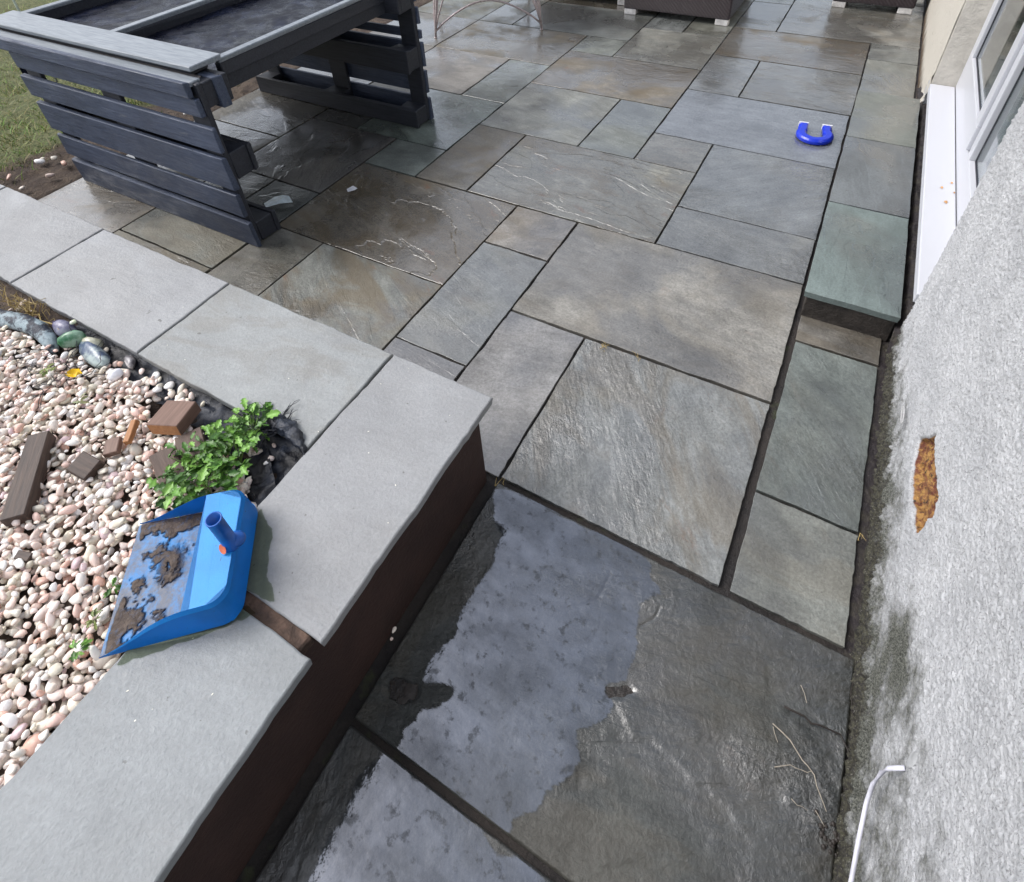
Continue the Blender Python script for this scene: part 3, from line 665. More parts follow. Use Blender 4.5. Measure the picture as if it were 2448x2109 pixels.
# frayed tuft of membrane threads at the corner
def threads(name, n, cx, cy, z, R, L, rad, mat, up=.6):
    bm = bmesh.new()
    for _ in range(n):
        a = random.uniform(0, 2 * PI); r0 = random.random() ** .5 * R; x, y = cx + math.cos(a) * r0, cy + math.sin(a) * r0; d_ = Vector((random.gauss(0, 1), random.gauss(0, 1), random.uniform(0, up * 2))).normalized()
        l = L * random.uniform(.4, 1.2); p = Vector((x, y, z)); pts_ = [p.copy()]
        for k in range(5):
            d_ = (d_ + Vector((random.gauss(0, .3), random.gauss(0, .3), random.gauss(-.12, .2)))).normalized(); p = p + d_ * l / 5; p.z = max(p.z, z - .005); pts_.append(p.copy())
        add_tube(bm, pts_, [rad, rad, rad * .9, rad * .8, rad * .6, rad * .3], 4)
    return bm_obj(name, bm, mat)
FRAY = mat_simple('frayed_black_fibre', (0.008, 0.010, 0.018), 0.4)
tag(threads('frayed_fibres', 70, -.935, .432, .335, .030, .065, .0013, FRAY, .9), 'tuft of frayed black membrane threads in the corner against the coping', 'frayed membrane')
tag(threads('loose_threads', 60, -1.60, .325, .318, .10, .10, .0010, FRAY, .10), 'tangle of fine black threads over pebbles beside the painted cobbles', 'loose threads')
# membrane fold standing up in the corner
K_ = [(-.955, .425, .322), (-.925, .432, .343), (-.885, .432, .348), (-.845, .418, .342), (-.815, .405, .335), (-.80, .392, .328)]; KR = [.014, .018, .016, .012, .007, .003]
FOLD = []; FR = []
for i in range(5):
    for k in range(6): t_ = k / 6; FOLD.append(tuple(Vector(K_[i]).lerp(Vector(K_[i + 1]), t_))); FR.append((KR[i] * (1 - t_) + KR[i + 1] * t_) * (1 + .35 * mnoise.noise(Vector((i * 6 + k, 3, 1)) * .7)))
bm = bmesh.new(); add_tube(bm, FOLD, FR, 22)
for v in bm.verts: v.co += Vector((mnoise.noise(v.co * 70), mnoise.noise(v.co * 70 + Vector((9, 0, 0))), mnoise.noise(v.co * 60 + Vector((0, 7, 0))))) * .009
tag(bm_obj('membrane_fold', bm, MEMB, None, True), 'rolled fold of black membrane running into the inner coping corner', 'membrane fold')
# rolled net / membrane at far left
nm = M('netted_roll'); c = nm.coord('Object')
nm.set(Base_Color=nm.mix(nm.ramp(nm.noise(c, 22, 5, 0.7), 0.42, 0.55), (0.012, 0.018, 0.035), (0.30, 0.38, 0.42)), Roughness=0.35, Normal=nm.bump(nm.noise(c, 70, 5, .7), 1, .006))
bm = bmesh.new(); add_tube(bm, [(-2.5, .26, .30), (-2.2, .30, .31), (-1.96, .325, .32), (-1.87, .345, .322), (-1.80, .352, .320), (-1.74, .342, .314), (-1.69, .325, .305)], [.02, .024, .024, .026, .024, .020, .010], 14)
tag(bm_obj('rolled_netting', bm, nm.m, None, True), 'rolled bluish membrane lying along the soil at the left of the bed', 'rolled membrane')

# big glossy cobbles --------------------------------------------------
def cobble(x, y, z, r, sc_, rot, cols, label, rough=.25):
    m = M('cobble_skin'); c_ = m.coord('Object')
    nz = m.noise(c_, 22, 5, .6)
    m.set(Base_Color=m.mix(m.ramp(nz, .38, .62), cols[0], cols[1]), Roughness=rough, Normal=m.bump(m.noise(c_, 90, 4), 1, .0012))
    S_ = SH[random.randrange(len(SH))]; V_ = S_ * np.array(sc_) * r
    o = from_np('cobble', V_, IF, m.m, None, True); o.location = (x, y, z); o.rotation_euler = rot
    return tag(o, label, 'cobble', 'large cobbles by the coping')
cobble(-1.735, .388, .325, .034, (1.25, .8, .75), (0, .1, .2), ((.07, .06, .14), (.30, .30, .38)), 'purple grey glossy cobble beside the coping, next to the green one')
cobble(-1.662, .372, .325, .034, (1.15, .7, .8), (.1, .2, .9), ((.02, .13, .05), (.28, .42, .32)), 'bright green glossy cobble, between the purple and cream ones')
cobble(-1.612, .392, .318, .030, (1.3, .65, .6), (0, .1, .3), ((.40, .40, .30), (.66, .66, .55)), 'cream cobble behind the long blue grey one, tight against the coping')
cobble(-1.565, .372, .312, .046, (1.7, .62, .55), (0, .05, -.15), ((.08, .11, .18), (.38, .45, .44)), 'long pale blue grey cobble, largest of the glossy stones')
cobble(-1.70, .405, .348, .010, (1.1, .9, .8), (0, 0, 0), ((.75, .8, .55), (.8, .82, .7)), 'small lime white pebble perched on the purple grey cobble')
cobble(-1.455, .398, .312, .022, (1.3, .7, .6), (0, .1, -.3), ((.14, .13, .14), (.6, .58, .58)), 'small mottled grey white cobble at the coping joint')
cobble(-1.44, .352, .322, .021, (1, .9, .8), (0, 0, .4), ((.78, .78, .84), (.82, .82, .86)), 'bright white round cobble below the mottled one')

# timber offcuts ------------------------------------------------------
def wood_mat(name, c1, c2, endc=None, rough=.6):
    m = M(name); c_ = m.coord('Object'); v_ = m.mapping(c_, scale=(3, 40, 40)); g_ = m.noise(v_, 3, 6, .65, .4)
    m.set(Base_Color=m.mix(m.ramp(g_, .3, .7), c1, c2), Roughness=rough, Normal=m.bump(g_, 1, .0012)); return m.m
WR = wood_mat('reddish_timber', (.13, .075, .055), (.21, .125, .095)); WO = wood_mat('fresh_cut_timber', (.30, .12, .04), (.42, .20, .08)); WD = wood_mat('dark_wet_timber', (.035, .022, .018), (.085, .055, .042)); WDL = wood_mat('brown_timber', (.07, .045, .035), (.13, .085, .065))
def offcut(cx, cy, z, L, W_, H_, yaw, mat, label, tilt=(0, 0), endmat=None, end=-1):
    o_ = empty('timber_offcut', (cx, cy, z)); o_.rotation_euler = (tilt[0], tilt[1], yaw)
    bm = bmesh.new(); add_box(bm, (-L / 2, -W_ / 2, -H_), (L / 2, W_ / 2, 0), .0015, .0012)
    if endmat:
        b = bm_obj('block', bm, [mat, endmat], o_)
        for p in b.data.polygons:
            if p.normal.x * end > .8: p.material_index = 1
    else: b = bm_obj('block', bm, mat, o_)
    return tag(o_, label, 'wood offcut', 'timber offcuts on the pebbles')
offcut(-1.171, .332, .352, .078, .083, .034, .33 + PI / 2 - .0, WR, 'squarish reddish brown timber offcut with an orange cut end, nearest the coping', (-.12, .08), WO, -1)
offcut(-1.337, .076, .340, .215, .047, .034, -.74, WD, 'long dark brown timber offcut at the left edge', (0, .03))
offcut(-1.248, .150, .333, .056, .048, .026, .1, WD, 'small dark square offcut in the middle of the pebbles', (.15, .1))
offcut(-1.075, .240, .336, .090, .052, .026, -.36, WDL, 'dark offcut half hidden under the green weed', (-.1, .05))
offcut(-1.075, .300, .330, .080, .060, .024, -.5, WDL, 'greyish offcut behind the weed, mostly covered by leaves')
offcut(-1.234, .256, .335, .060, .016, .014, -.95, WO, 'thin orange splinter of timber beside the reddish offcut', (.2, .1))
offcut(-1.243, .212, .328, .040, .034, .016, -.8, WR, 'small reddish chip between the splinter and the dark square', (.1, .1))
offcut(-1.17, -.03, .322, .034, .018, .012, .3, WD, 'tiny dark chip of wood low in the pebbles')

# yellow curled leaf
bm = bmesh.new(); m_ = []
for i in range(9):
    for j in range(7):
        a = (i - 4) / 4; b = (j - 3) / 3; r_ = 1 - .2 * abs(a)
        m_.append(bm.verts.new((a * .020, b * .013 * r_ * math.sqrt(max(0.04, 1 - a * a * .9)), .006 * a * a + .009 * b * b + .003 * math.sin(a * 6 + b * 4))))
for i in range(8):
    for j in range(6): bm.faces.new((m_[i * 7 + j], m_[(i + 1) * 7 + j], m_[(i + 1) * 7 + j + 1], m_[i * 7 + j + 1]))
o = bm_obj('yellow_leaf', bm, mat_simple('yellow_leaf_skin', (.78, .52, .01), .45, (120, .001), .2, 60), None, True); o.location = (-1.515, .298, .338); o.rotation_euler = (.2, -.1, .5)
tag(o, 'curled bright yellow leaf lying on the pebbles', 'leaf')

# leafy weed ----------------------------------------------------------
lm = M('weed_leaf'); c = lm.coord('Object')
lc = lm.attr('Col', 'GEOMETRY', 'Color')
lm.set(Base_Color=lc, Roughness=.42, Normal=lm.bump(lm.noise(c, 120, 4), 1, .0015)); LEAF = lm.m
weed = tag(empty('leafy_weed', (-1.0, .29, .30)), 'bushy bright green leafy weed growing in the corner behind the blue dustpan', 'weed')
def leaves(name, specs, mat, parent):
    V_, F_, C_ = [], [], []
    for (p, yaw, pitch, roll, L, W_, colr, lob) in specs:
        R_ = np.array((Euler((0, 0, yaw)).to_matrix() @ Euler((0, -pitch, 0)).to_matrix() @ Euler((roll, 0, 0)).to_matrix()))
        n = 11; prof = []
        for i in range(n):
            t = i / (n - 1); wv = math.sin(PI * min(1, t * .93 + .05)) ** .75 * (0.62 + .38 * t) * (1 + lob * math.cos(t * 17 + p[0] * 90)); prof.append((t, max(wv, .02)))
        base = len(V_)
        for t, wv in prof:
            bend = -.35 * L * t * t
            for s in (-1, -.5, 0, .5, 1):
                q = np.array([t * L, s * wv * W_ / 2, bend + .16 * W_ * abs(s) + .05 * W_ * math.sin(t * 20 + s * 5)]); V_.append(R_ @ q + np.array(p))
                k = .85 + .3 * (1 - abs(s)) * (1 if s == 0 else .5); C_.append((colr[0] * k, colr[1] * k, colr[2] * k, 1))
        for i in range(n - 1):
            for j in range(4): a = base + i * 5 + j; F_.append((a, a + 5, a + 6, a + 1))
    return from_np(name, np.array(V_), np.array(F_), mat, parent, True, np.array(C_))
LG = [(.10, .25, .03), (.15, .33, .045), (.07, .18, .025), (.20, .40, .07), (.05, .13, .02)]
wp = [(-.985, .275, .06), (-1.02, .32, .045), (-.955, .33, .05), (-.93, .275, .045), (-1.0, .225, .045), (-.965, .385, .04), (-.945, .24, .03), (-1.035, .27, .03), (-.985, .41, .03), (-1.0, .36, .03)]
sp_ = []; stems = bmesh.new()
for (cx, cy, hh) in wp:
    for k in range(29):
        a = random.uniform(0, 2 * PI); rr = random.random() ** .6 * .045; x, y = cx + math.cos(a) * rr, cy + math.sin(a) * rr; z = .325 + hh * random.uniform(.1, 1.0)
        L = random.uniform(.016, .034); sp_.append(((x + 1.0, y - .29, z - .30), a + random.gauss(0, .7), random.uniform(-.2, .7), random.gauss(0, .45), L, L * random.uniform(.55, .8), random.choice(LG), random.choice((.2, .3, .4))))
        if random.random() < .5: add_tube(stems, [(cx + 1.0, cy - .29, .0), ((cx + x) / 2 + 1.0, (cy + y) / 2 - .29, (z - .30) * .7), (x + 1.0, y - .29, z - .30)], [.0014, .0011, .0008], 5)
leaves('foliage', sp_, LEAF, weed)
bm_obj('stems', stems, mat_simple('weed_stem', (.16, .28, .06), .5), weed)
def small_weed(x, y, n, s, label, cols=LG):
    e = tag(empty('small_weed', (x, y, .31)), label, 'weed', 'small weeds among the pebbles')
    q = []
    for _ in range(n):
        a = random.uniform(0, 2 * PI); L = s * random.uniform(.6, 1.2); q.append(((math.cos(a) * s * .5 * random.random(), math.sin(a) * s * .5 * random.random(), .018 + random.random() * .02), a, random.uniform(-.1, .8), random.gauss(0, .4), L, L * .5, random.choice(cols), .2))
    leaves('foliage', q, LEAF, e)
small_weed(-.935, .02, 12, .014, 'little green sprig at the front lip of the dustpan')
small_weed(-.895, -.075, 14, .016, 'little green sprig below the tip of the dustpan')
small_weed(-.915, -.03, 10, .014, 'olive green sprig left of the dustpan tip', [(.18, .22, .05), (.12, .16, .04)])
small_weed(-1.42, .25, 12, .016, 'faded green sprig among the left pebbles', [(.22, .26, .12), (.30, .30, .14)])
small_weed(-1.60, .27, 12, .016, 'small pale sprig near the black threads', [(.30, .34, .12), (.22, .28, .08)])
DRY = M('dry_grass'); DRY.set(Base_Color=(.42, .31, .12, 1), Roughness=.6)
bm = bmesh.new()
for _ in range(60):
    x, y = random.gauss(-1.93, .06), random.gauss(.385, .012); h_ = random.uniform(.02, .06)
    add_tube(bm, [(x, y, .31), (x + random.gauss(0, .012), y + random.gauss(0, .01), .31 + h_ * .6), (x + random.gauss(0, .03), y + random.gauss(-.01, .02), .31 + h_)], [.0012, .001, .0004], 4)
tag(bm_obj('dry_grass_tuft', bm, DRY.m), 'yellowed grass tuft in the soil at the far left of the bed', 'dry grass')
bm = bmesh.new(); add_tube(bm, [(-1.905, .36, .315), (-1.87, .388, .318), (-1.84, .375, .316), (-1.79, .385, .315), (-1.76, .39, .315)], .0022, 6); tag(bm_obj('straw', bm, DRY.m), 'bent pale straw lying on the dark soil', 'straw')

# ------------------------------------------------------------------ blue dustpan
def blue_mat():
    m = M('blue_plastic'); c_ = m.coord('Object')
    sep = m.n.new('ShaderNodeSeparateXYZ'); m.l.new(c_, sep.inputs[0])
    col = m.mix(m.ramp(m.noise(c_, 9, 4, .6), .35, .65), (.010, .21, .56), (.016, .26, .66))
    # mud lying on the tray floor only: object x below the hood, z near the floor
    onf = m.math('MULTIPLY', m.ramp(sep.outputs[0], .160, .190, 1, 0), m.ramp(m.attr('floor', 'GEOMETRY'), .4, .6))
    mud = m.ramp(m.math('ADD', m.attr('mud', 'GEOMETRY'), m.math('MULTIPLY', m.math('SUBTRACT', m.noise(c_, 45, 6, .75), .5), 1.1)), .15, .75)
    smear = m.math('MULTIPLY', m.ramp(m.noise(c_, 17, 9, .78, .3), .34, .60, .12, .92), onf)
    speck = m.ramp(m.noise(c_, 150, 3, .5), .70, .74, 0, .7)
    col = m.mix(smear, col, m.mix(m.ramp(m.noise(c_, 60, 5, .7), .35, .65), (.075, .085, .115), (.13, .12, .12))); mudc = m.mix(m.ramp(m.noise(c_, 70, 5, .7), .3, .7), (.045, .030, .024), (.115, .085, .068))
    col = m.mix(m.math('MULTIPLY', mud, m.ramp(m.noise(c_, 75, 5, .7), .3, .5, .62, 1.0)), col, mudc); col = m.mix(speck, col, (.02, .03, .05))
    rr = m.math('MULTIPLY_ADD', mud, .05, .42)
    hgt = m.math('ADD', m.math('MULTIPLY', mud, m.math('MULTIPLY_ADD', m.noise(c_, 60, 6, .7), .006, .002)), m.math('MULTIPLY', m.noise(c_, 320, 3, .6), .00025))
    m.set(Base_Color=col, Roughness=rr, Normal=m.bump(hgt, 1, 1)); m.p.inputs['Specular IOR Level'].default_value = .3
    return m.m
BLUE = blue_mat()
pan = tag(empty('dustpan', (-.923, .030, .337)), 'large blue plastic dustpan smeared with mud, resting on coping and pebbles', 'dustpan')
pan.rotation_euler = (0, 0, math.atan2(.638, .770)); PT = math.atan2(.016, .27)
HW = .1215                                     # half width
DEP = .243
def ustations():
    """outline from far front corner round the back to the near front corner: (x, y)"""
    R_ = .034; P = []
    for i in range(15): P.append((DEP * 0 + (DEP - R_) * i / 14, -HW))
    for i in range(1, 9): a = -PI / 2 + PI / 2 * i / 9; P.append((DEP - R_ + R_ * math.cos(a), -HW + R_ + R_ * math.sin(a)))
    for i in range(7): P.append((DEP, -HW + R_ + (2 * HW - 2 * R_) * i / 6))
    for i in range(1, 9): a = PI / 2 * i / 9; P.append((DEP - R_ + R_ * math.cos(a), HW - R_ + R_ * math.sin(a)))
    for i in range(15): P.append((DEP - R_ - (DEP - R_) * i / 14, HW))
    return P
OUT = ustations()
def hgt(x):
    t = min(max(x / .17, 0), 1); return .004 + .066 * (t * t * (3 - 2 * t)) ** .85
fl = lambda x: x * math.tan(PT)                   # floor rises from the lip to the coping
HOOD = .164
bm = bmesh.new(); fa = bm.verts.layers.float.new('floor')
TP = lambda x: 1 - .06 * x / DEP
lo = [bm.verts.new((x, y * TP(x), fl(x))) for x, y in OUT]
def inw(x, y, k):                              # walls lean in towards the top
    return (x - k * (x / DEP) ** 3, y * TP(x) - math.copysign(k, y) * min(1, abs(y) / HW * 1.0) * min(1, x / .1))
mid = []; top = []
for x, y in OUT:
    a, b = inw(x, y, .004); mid.append(bm.verts.new((a, b, fl(x) + hgt(x) * .9)))
    a, b = inw(x, y, .009); top.append(bm.verts.new((a, b, fl(x) + hgt(x))))
N = len(OUT)
for A, B in ((lo, mid), (mid, top)):
    for i in range(N - 1): bm.faces.new((A[i], A[i + 1], B[i + 1], B[i]))
# hood plate
hs_ = [top[i] for i in range(N) if OUT[i][0] >= HOOD - .004]
c1 = hs_[0].co.copy(); c2 = hs_[-1].co.copy()
bm.faces.new(hs_)
bmesh.ops.solidify(bm, geom=bm.faces[:], thickness=.0022)
bm_obj('shell', bm, BLUE, pan, False)
# tray floor
xs = np.linspace(0, DEP - .006, 130); ys = np.linspace(-HW + .003, HW - .003, 120); X, Y = np.meshgrid(xs, ys, indexing='ij')
Rr = .034; dx_ = np.maximum(X - (DEP - Rr), 0); dy_ = np.maximum(np.abs(Y) - (HW - Rr), 0); over = np.sqrt(dx_ ** 2 + dy_ ** 2) > Rr - .002
mk = fbm(X + 3, Y + 3, 17, 5, 81, .62) + .16 * np.exp(-((X - .09) / .03) ** 2 - ((Y - .03) / .035) ** 2) + .12 * np.exp(-((X - .10) / .05) ** 2 - ((Y - .10) / .03) ** 2) + .13 * np.exp(-((X - .05) / .05) ** 2 - ((Y + .075) / .03) ** 2) - .07 * np.exp(-((X - .12) / .05) ** 2 - ((Y + .03) / .03) ** 2)
mk *= np.clip((.166 - X) / .02, 0, 1) ** .3 * np.clip(X / .012, 0, 1) ** .4
mud_ = np.clip((mk - .50) / .10, 0, 1)
lump = np.exp(-((X - .088) / .022) ** 2 - ((Y - .022) / .032) ** 2) * (fbm(X + 1, Y + 2, 60, 4, 83) > .40)
Zf = X * math.tan(PT) + .0015 + mud_ * (.0008 + .0035 * fbm(X, Y, 70, 4, 82, .6)) + lump * .005
Y = Y * (1 - .06 * X / DEP)
Y2 = np.where(over, np.sign(Y) * np.minimum(np.abs(Y), HW - Rr + np.sqrt(np.maximum((Rr - .003) ** 2 - dx_ ** 2, 0))), Y)
o = from_np('tray_floor', np.stack([X, Y2, Zf], -1).reshape(-1, 3), (lambda I: np.stack([I[:-1, :-1], I[1:, :-1], I[1:, 1:], I[:-1, 1:]], -1).reshape(-1, 4))(np.arange(15600).reshape(130, 120)), BLUE, pan, True)
a_ = o.data.attributes.new('floor', 'FLOAT', 'POINT'); a_.data.foreach_set('value', np.ones(15600, np.float32))
a_ = o.data.attributes.new('mud', 'FLOAT', 'POINT'); a_.data.foreach_set('value', np.maximum(mud_, lump).astype(np.float32).ravel())
# socket for the long handle
sx, sy = .2565, -.0277
loc_of = lambda px, py: ((px + .923) * .770 + (py - .030) * .638, -(px + .923) * .638 + (py - .030) * .770)
sx, sy = loc_of(-.742, .172); ztop = fl(sx) + hgt(sx)
bm = bmesh.new(); n = 28
rings = []
for (r_, z_) in ((.0165, ztop - .001), (.0150, ztop + .010), (.0135, ztop + .014), (.0135, ztop + .088), (.0142, ztop + .0885), (.0142, ztop + .0925), (.0118, ztop + .0925), (.0112, ztop + .04)):
    rings.append([bm.verts.new((sx + r_ * math.cos(2 * PI * k / n), sy + r_ * math.sin(2 * PI * k / n), z_)) for k in range(n)])
for A, B in zip(rings, rings[1:]):
    for k in range(n): bm.faces.new((A[k], A[(k + 1) % n], B[(k + 1) % n], B[k]))
bm.faces.new(rings[-1])
sock = bm_obj('handle_socket', bm, mat_simple('dark_blue_plastic', (.006, .085, .36), .3), pan, True)
bm = bmesh.new(); bmesh.ops.create_uvsphere(bm, u_segments=20, v_segments=12, radius=.016); 
for v in bm.verts: v.co = Vector((v.co.x * 1.15 + sx + .008, v.co.y + sy + .004, v.co.z * .8 + ztop + .005))
bm_obj('boss', bm, mat_simple('dark_blue_plastic_boss', (.006, .085, .36), .3), sock, True)
bm = bmesh.new(); bmesh.ops.create_circle(bm, cap_ends=True, segments=24, radius=.0095)
for v in bm.verts: v.co = Vector((v.co.x * .8, v.co.y, 0))
o = bm_obj('sticker', bm, mat_simple('orange_disc', (.62, .15, .07), .5), sock); o.location = (sx - .010, sy - .0135, ztop + .0115); o.rotation_euler = Euler((.75, -.65, 0))

# marks on the coping: droppings and seeds
SEED = mat_simple('pale_speck', (.75, .73, .66), .6)
bm = bmesh.new()
for _ in range(20):
    x, y = (random.uniform(-.80, -.53), random.uniform(-.2, .71)) if random.random() < .6 else (random.uniform(-1.9, -.6), random.uniform(.44, .71))
    r_ = random.uniform(.0006, .0016)
    ms = bmesh.ops.create_icosphere(bm, subdivisions=1, radius=r_)['verts']; a = random.random() * 3; k = random.uniform(1, 2.4)
    for v in ms: v.co = Vector((v.co.x * k * math.cos(a) - v.co.y * math.sin(a), v.co.x * k * math.sin(a) + v.co.y * math.cos(a), v.co.z * .4)) + Vector((x, y, cz + .001))
tag(bm_obj('fallen_seeds', bm, SEED), 'tiny pale seeds scattered over the coping stones', 'seeds', kind='stuff')

dmp = M('damp_film')
for n in list(dmp.n):
    if n.type == 'BSDF_PRINCIPLED': dmp.n.remove(n)
dout = [n for n in dmp.n if n.type == 'OUTPUT_MATERIAL'][0]
dmp.l.new(dmp.node('BsdfTransparent', Color=(0.60, 0.64, 0.56, 1)).outputs[0], dout.inputs[0])
for pts, sd in (([(-0.655, 0.118), (-0.663, 0.105), (-0.707, 0.052), (-0.770, -0.018), (-.806, -.055), (-.806, .04), (-.80, .105), (-.70, .109)], 12), ([(-0.80, 0.264), (-0.766, 0.249), (-0.732, 0.232), (-0.698, 0.186), (-0.668, 0.168), (-0.64, 0.148), (-0.673, 0.142), (-.79, .145)], 13)):
    P = ragged(pts, 3, .16, sd); bm = bmesh.new(); f = bm.faces.new([bm.verts.new((max(p.x, -.811), p.y, cz + .0022)) for p in P]); bmesh.ops.triangulate(bm, faces=[f])
    tag(bm_obj('damp_patch', bm, dmp.m), kind='structure')

# ------------------------------------------------------------------ house wall, window, step
house = tag(empty('house', (.385, 1.7, 0)), 'house side with rough pale grey render, a white window and a damaged rusty patch', 'house')
HX = .385
rm = M('roughcast_render'); c = rm.coord('Object')
sep = rm.n.new('ShaderNodeSeparateXYZ'); rm.l.new(c, sep.inputs[0])
dirt = rm.attr('Col', 'GEOMETRY', 'Color'); sd_ = rm.n.new('ShaderNodeSeparateColor'); rm.l.new(dirt, sd_.inputs[0])
f1 = rm.noise(c, 150, 5, .6); f2 = rm.noise(c, 300, 4, .7); f3 = rm.noise(c, 9, 6, .65)
vor = rm.node('TexVoronoi', Scale=150.0); rm.l.new(c, vor.inputs['Vector'])
base = rm.mix(rm.ramp(f3, .35, .65), (.44, .45, .47), (.53, .54, .56))
base = rm.mix(rm.ramp(f1, .54, .70, 0, .42), base, (.27, .27, .28))
base = rm.mix(rm.ramp(f2, .55, .63, 0, .62), base, (.13, .13, .135))
dm = rm.math('ADD', sd_.outputs[0], rm.math('MULTIPLY', rm.math('SUBTRACT', rm.noise(c, 14, 8, .72), .5), 1.5))
dmask = rm.ramp(dm, .35, .85)
dirtc = rm.mix(rm.ramp(f2, .4, .6), (.026, .028, .022), (.155, .16, .138))
base = rm.mix(dmask, base, dirtc)
dm2 = rm.ramp(rm.math('ADD', sd_.outputs[1], rm.math('MULTIPLY', rm.math('SUBTRACT', rm.noise(c, 25, 6, .7), .5), 1.2)), .45, .8)
mossc = rm.mix(rm.ramp(rm.noise(c, 130, 4, .7), .42, .6), (.018, .016, .014), (.058, .056, .036))
mossc = rm.mix(rm.ramp(f2, .60, .68), mossc, (.24, .23, .20))
base = rm.mix(dm2, base, mossc)
rust = rm.ramp(sd_.outputs[2], .3, .5)
rc = rm.mix(rm.ramp(rm.noise(c, 55, 6, .7, .5), .40, .60), (.13, .035, .018), (.38, .21, .06)); rc = rm.mix(rm.ramp(rm.noise(c, 90, 5, .6), .58, .66), rc, (.03, .018, .01))
base = rm.mix(rust, base, rc)
hh = rm.math('ADD', rm.math('MULTIPLY', f1, .0022), rm.math('ADD', rm.math('MULTIPLY', f2, .0022), rm.math('MULTIPLY', vor.outputs['Distance'], .0016)))
rm.set(Base_Color=base, Roughness=rm.math('MULTIPLY_ADD', rust, -.25, .72), Normal=rm.bump(hh, 1, 1)); RENDER = rm.m
def poly_mask(Yg, Zg, poly):
    inside = np.zeros_like(Yg, bool); n = len(poly)
    for i in range(n):
        (a, b), (c_, d_) = poly[i], poly[(i + 1) % n]
        cond = ((b > Zg) != (d_ > Zg)) & (Yg < (c_ - a) * (Zg - b) / (d_ - b + 1e-12) + a); inside ^= cond
    return inside
def wall_patch(y0, y1, z0, z1, step, name, features=True):
    ys = np.arange(y0, y1 + step / 2, step); zs = np.arange(z0, z1 + step / 2, step); Yg, Zg = np.meshgrid(ys, zs, indexing='ij')
    nlow = fbm(Yg, Zg, 3, 4, 21) - .5; nmid = fbm(Yg, Zg, 22, 4, 22) - .5; nf = fbm(Yg, Zg, 90, 3, 23, .6) - .5; nv = fbm(Yg * 1.3, Zg * 3, 12, 4, 24)
    gr_ = fbm(Yg, Zg, 185, 2, 25, .5) - .5; Xg = HX + .010 * nlow - .004 * nmid - .003 * nf - .0050 * gr_
    low = 1 / (1 + np.exp((Zg - (.10 + .10 * nlow + .05 * nmid)) * 45))
    Xg += low * (.010 * nmid - .018 * nf) - .012 * low * np.exp(-Zg * 18)
    D = np.zeros(Yg.shape + (4,)); D[..., 3] = 1
    zz = .25 + .42 * nlow + .12 / (1 + np.exp((Yg - .72) * 25))
    D[..., 0] = np.clip(1.02 - Zg / np.maximum(zz, .04) * .62, 0, 1) * .85
    D[..., 1] = np.clip(1.2 - Zg / (.10 + .10 * nmid + .06 * nlow), 0, 1) * .9
    if features:
        poly = [(1.065, .366), (1.118, .269), (1.083, .231), (1.01, .223), (.945, .247), (.872, .262), (.875, .232), (.858, .361), (.89, .383)]
        P = ragged([(a, b) for a, b in poly], 3, .13, 9); P = [(p.x, p.y) for p in P]
        ins = poly_mask(Yg, Zg, P).astype(float); blur = ins.copy()
        for _ in range(2): blur[1:-1, 1:-1] = (blur[1:-1, 1:-1] * 2 + blur[:-2, 1:-1] + blur[2:, 1:-1] + blur[1:-1, :-2] + blur[1:-1, 2:]) / 6
        Xg += blur * (.020 + .016 * nf + .014 * nmid + .010 * gr_); D[..., 2] = blur
        rim = np.clip(blur * (1 - blur) * 4, 0, 1); Xg -= rim * .003 * (Zg > .25)
        # smooth trowelled band to the right of the hole and below it
        band = np.exp(-((Yg - .95) / .22) ** 2) * np.exp(-((Zg - (.42 + .0 * Yg)) / .045) ** 2); Xg += band * .003 * 0
        D[..., 0] *= 1 - np.clip(band, 0, 1)
        # soot-dark lichen area below the patch
        blob = np.exp(-((Yg - .66) / .11) ** 2 - ((Zg - .24) / .12) ** 2); D[..., 0] = np.clip(D[..., 0] + blob * .45, 0, 1)
    return grid_mesh(name, ys, zs, Xg, RENDER, house, True, D, 'yz')
def shift_parent(o): o.location = (-.385, -1.7, 0)
for a in ((.0, 1.72, -.05, .95, .0021, 'wall'),): shift_parent(wall_patch(*a))
bm = bmesh.new()
add_box(bm, (HX + .045, -4, -.05), (HX + .22, 1.728, 2.9)); add_box(bm, (HX + .001, -4, .949), (HX + .0448, 1.72, 2.9)); add_box(bm, (HX + .001, -4, -.05), (HX + .0448, -.002, .9488))
add_box(bm, (HX + .001, 3.447, .0), (HX + .22, 6.8, 2.9)); add_box(bm, (HX + .03, 1.7282, -.05), (HX + .22, 3.4468, .155)); add_box(bm, (HX, 1.7282, 2.15), (HX + .22, 3.4468, 2.9))
o = bm_obj('wall', bm, RENDER, house); shift_parent(o)
# near arris: crumbly rounded nose closing the heightfield to the reveal
bm = bmesh.new()
zs = np.arange(.16, 2.15, .012); prev = None
for z_ in zs:
    ring = []
    for (x_, y_) in ((HX + .001, 1.715), (HX + .002, 1.727), (HX + .006, 1.733), (HX + .012, 1.736), (HX + .10, 1.738)):
        jx = .004 * mnoise.noise(Vector((x_ * 60, y_ * 60, z_ * 38))); ring.append(bm.verts.new((x_ + jx * (x_ < HX + .05), y_ + jx * 1.4, z_)))
    if prev:
        for k in range(4): bm.faces.new((prev[k], ring[k], ring[k + 1], prev[k + 1]))
    prev = ring
o = bm_obj('reveal', bm, RENDER, house, True); shift_parent(o)
# far reveal, cream, with broken corner at the foot
CREAM = mat_simple('cream_reveal_render', (.56, .53, .47), .75, (45, .008), .12, 12)
bm = bmesh.new(); add_box(bm, (HX - .002, 3.434, .19), (HX + .115, 3.4465, 2.15), .003, .001)
o = bm_obj('reveal', bm, CREAM, house); shift_parent(o)
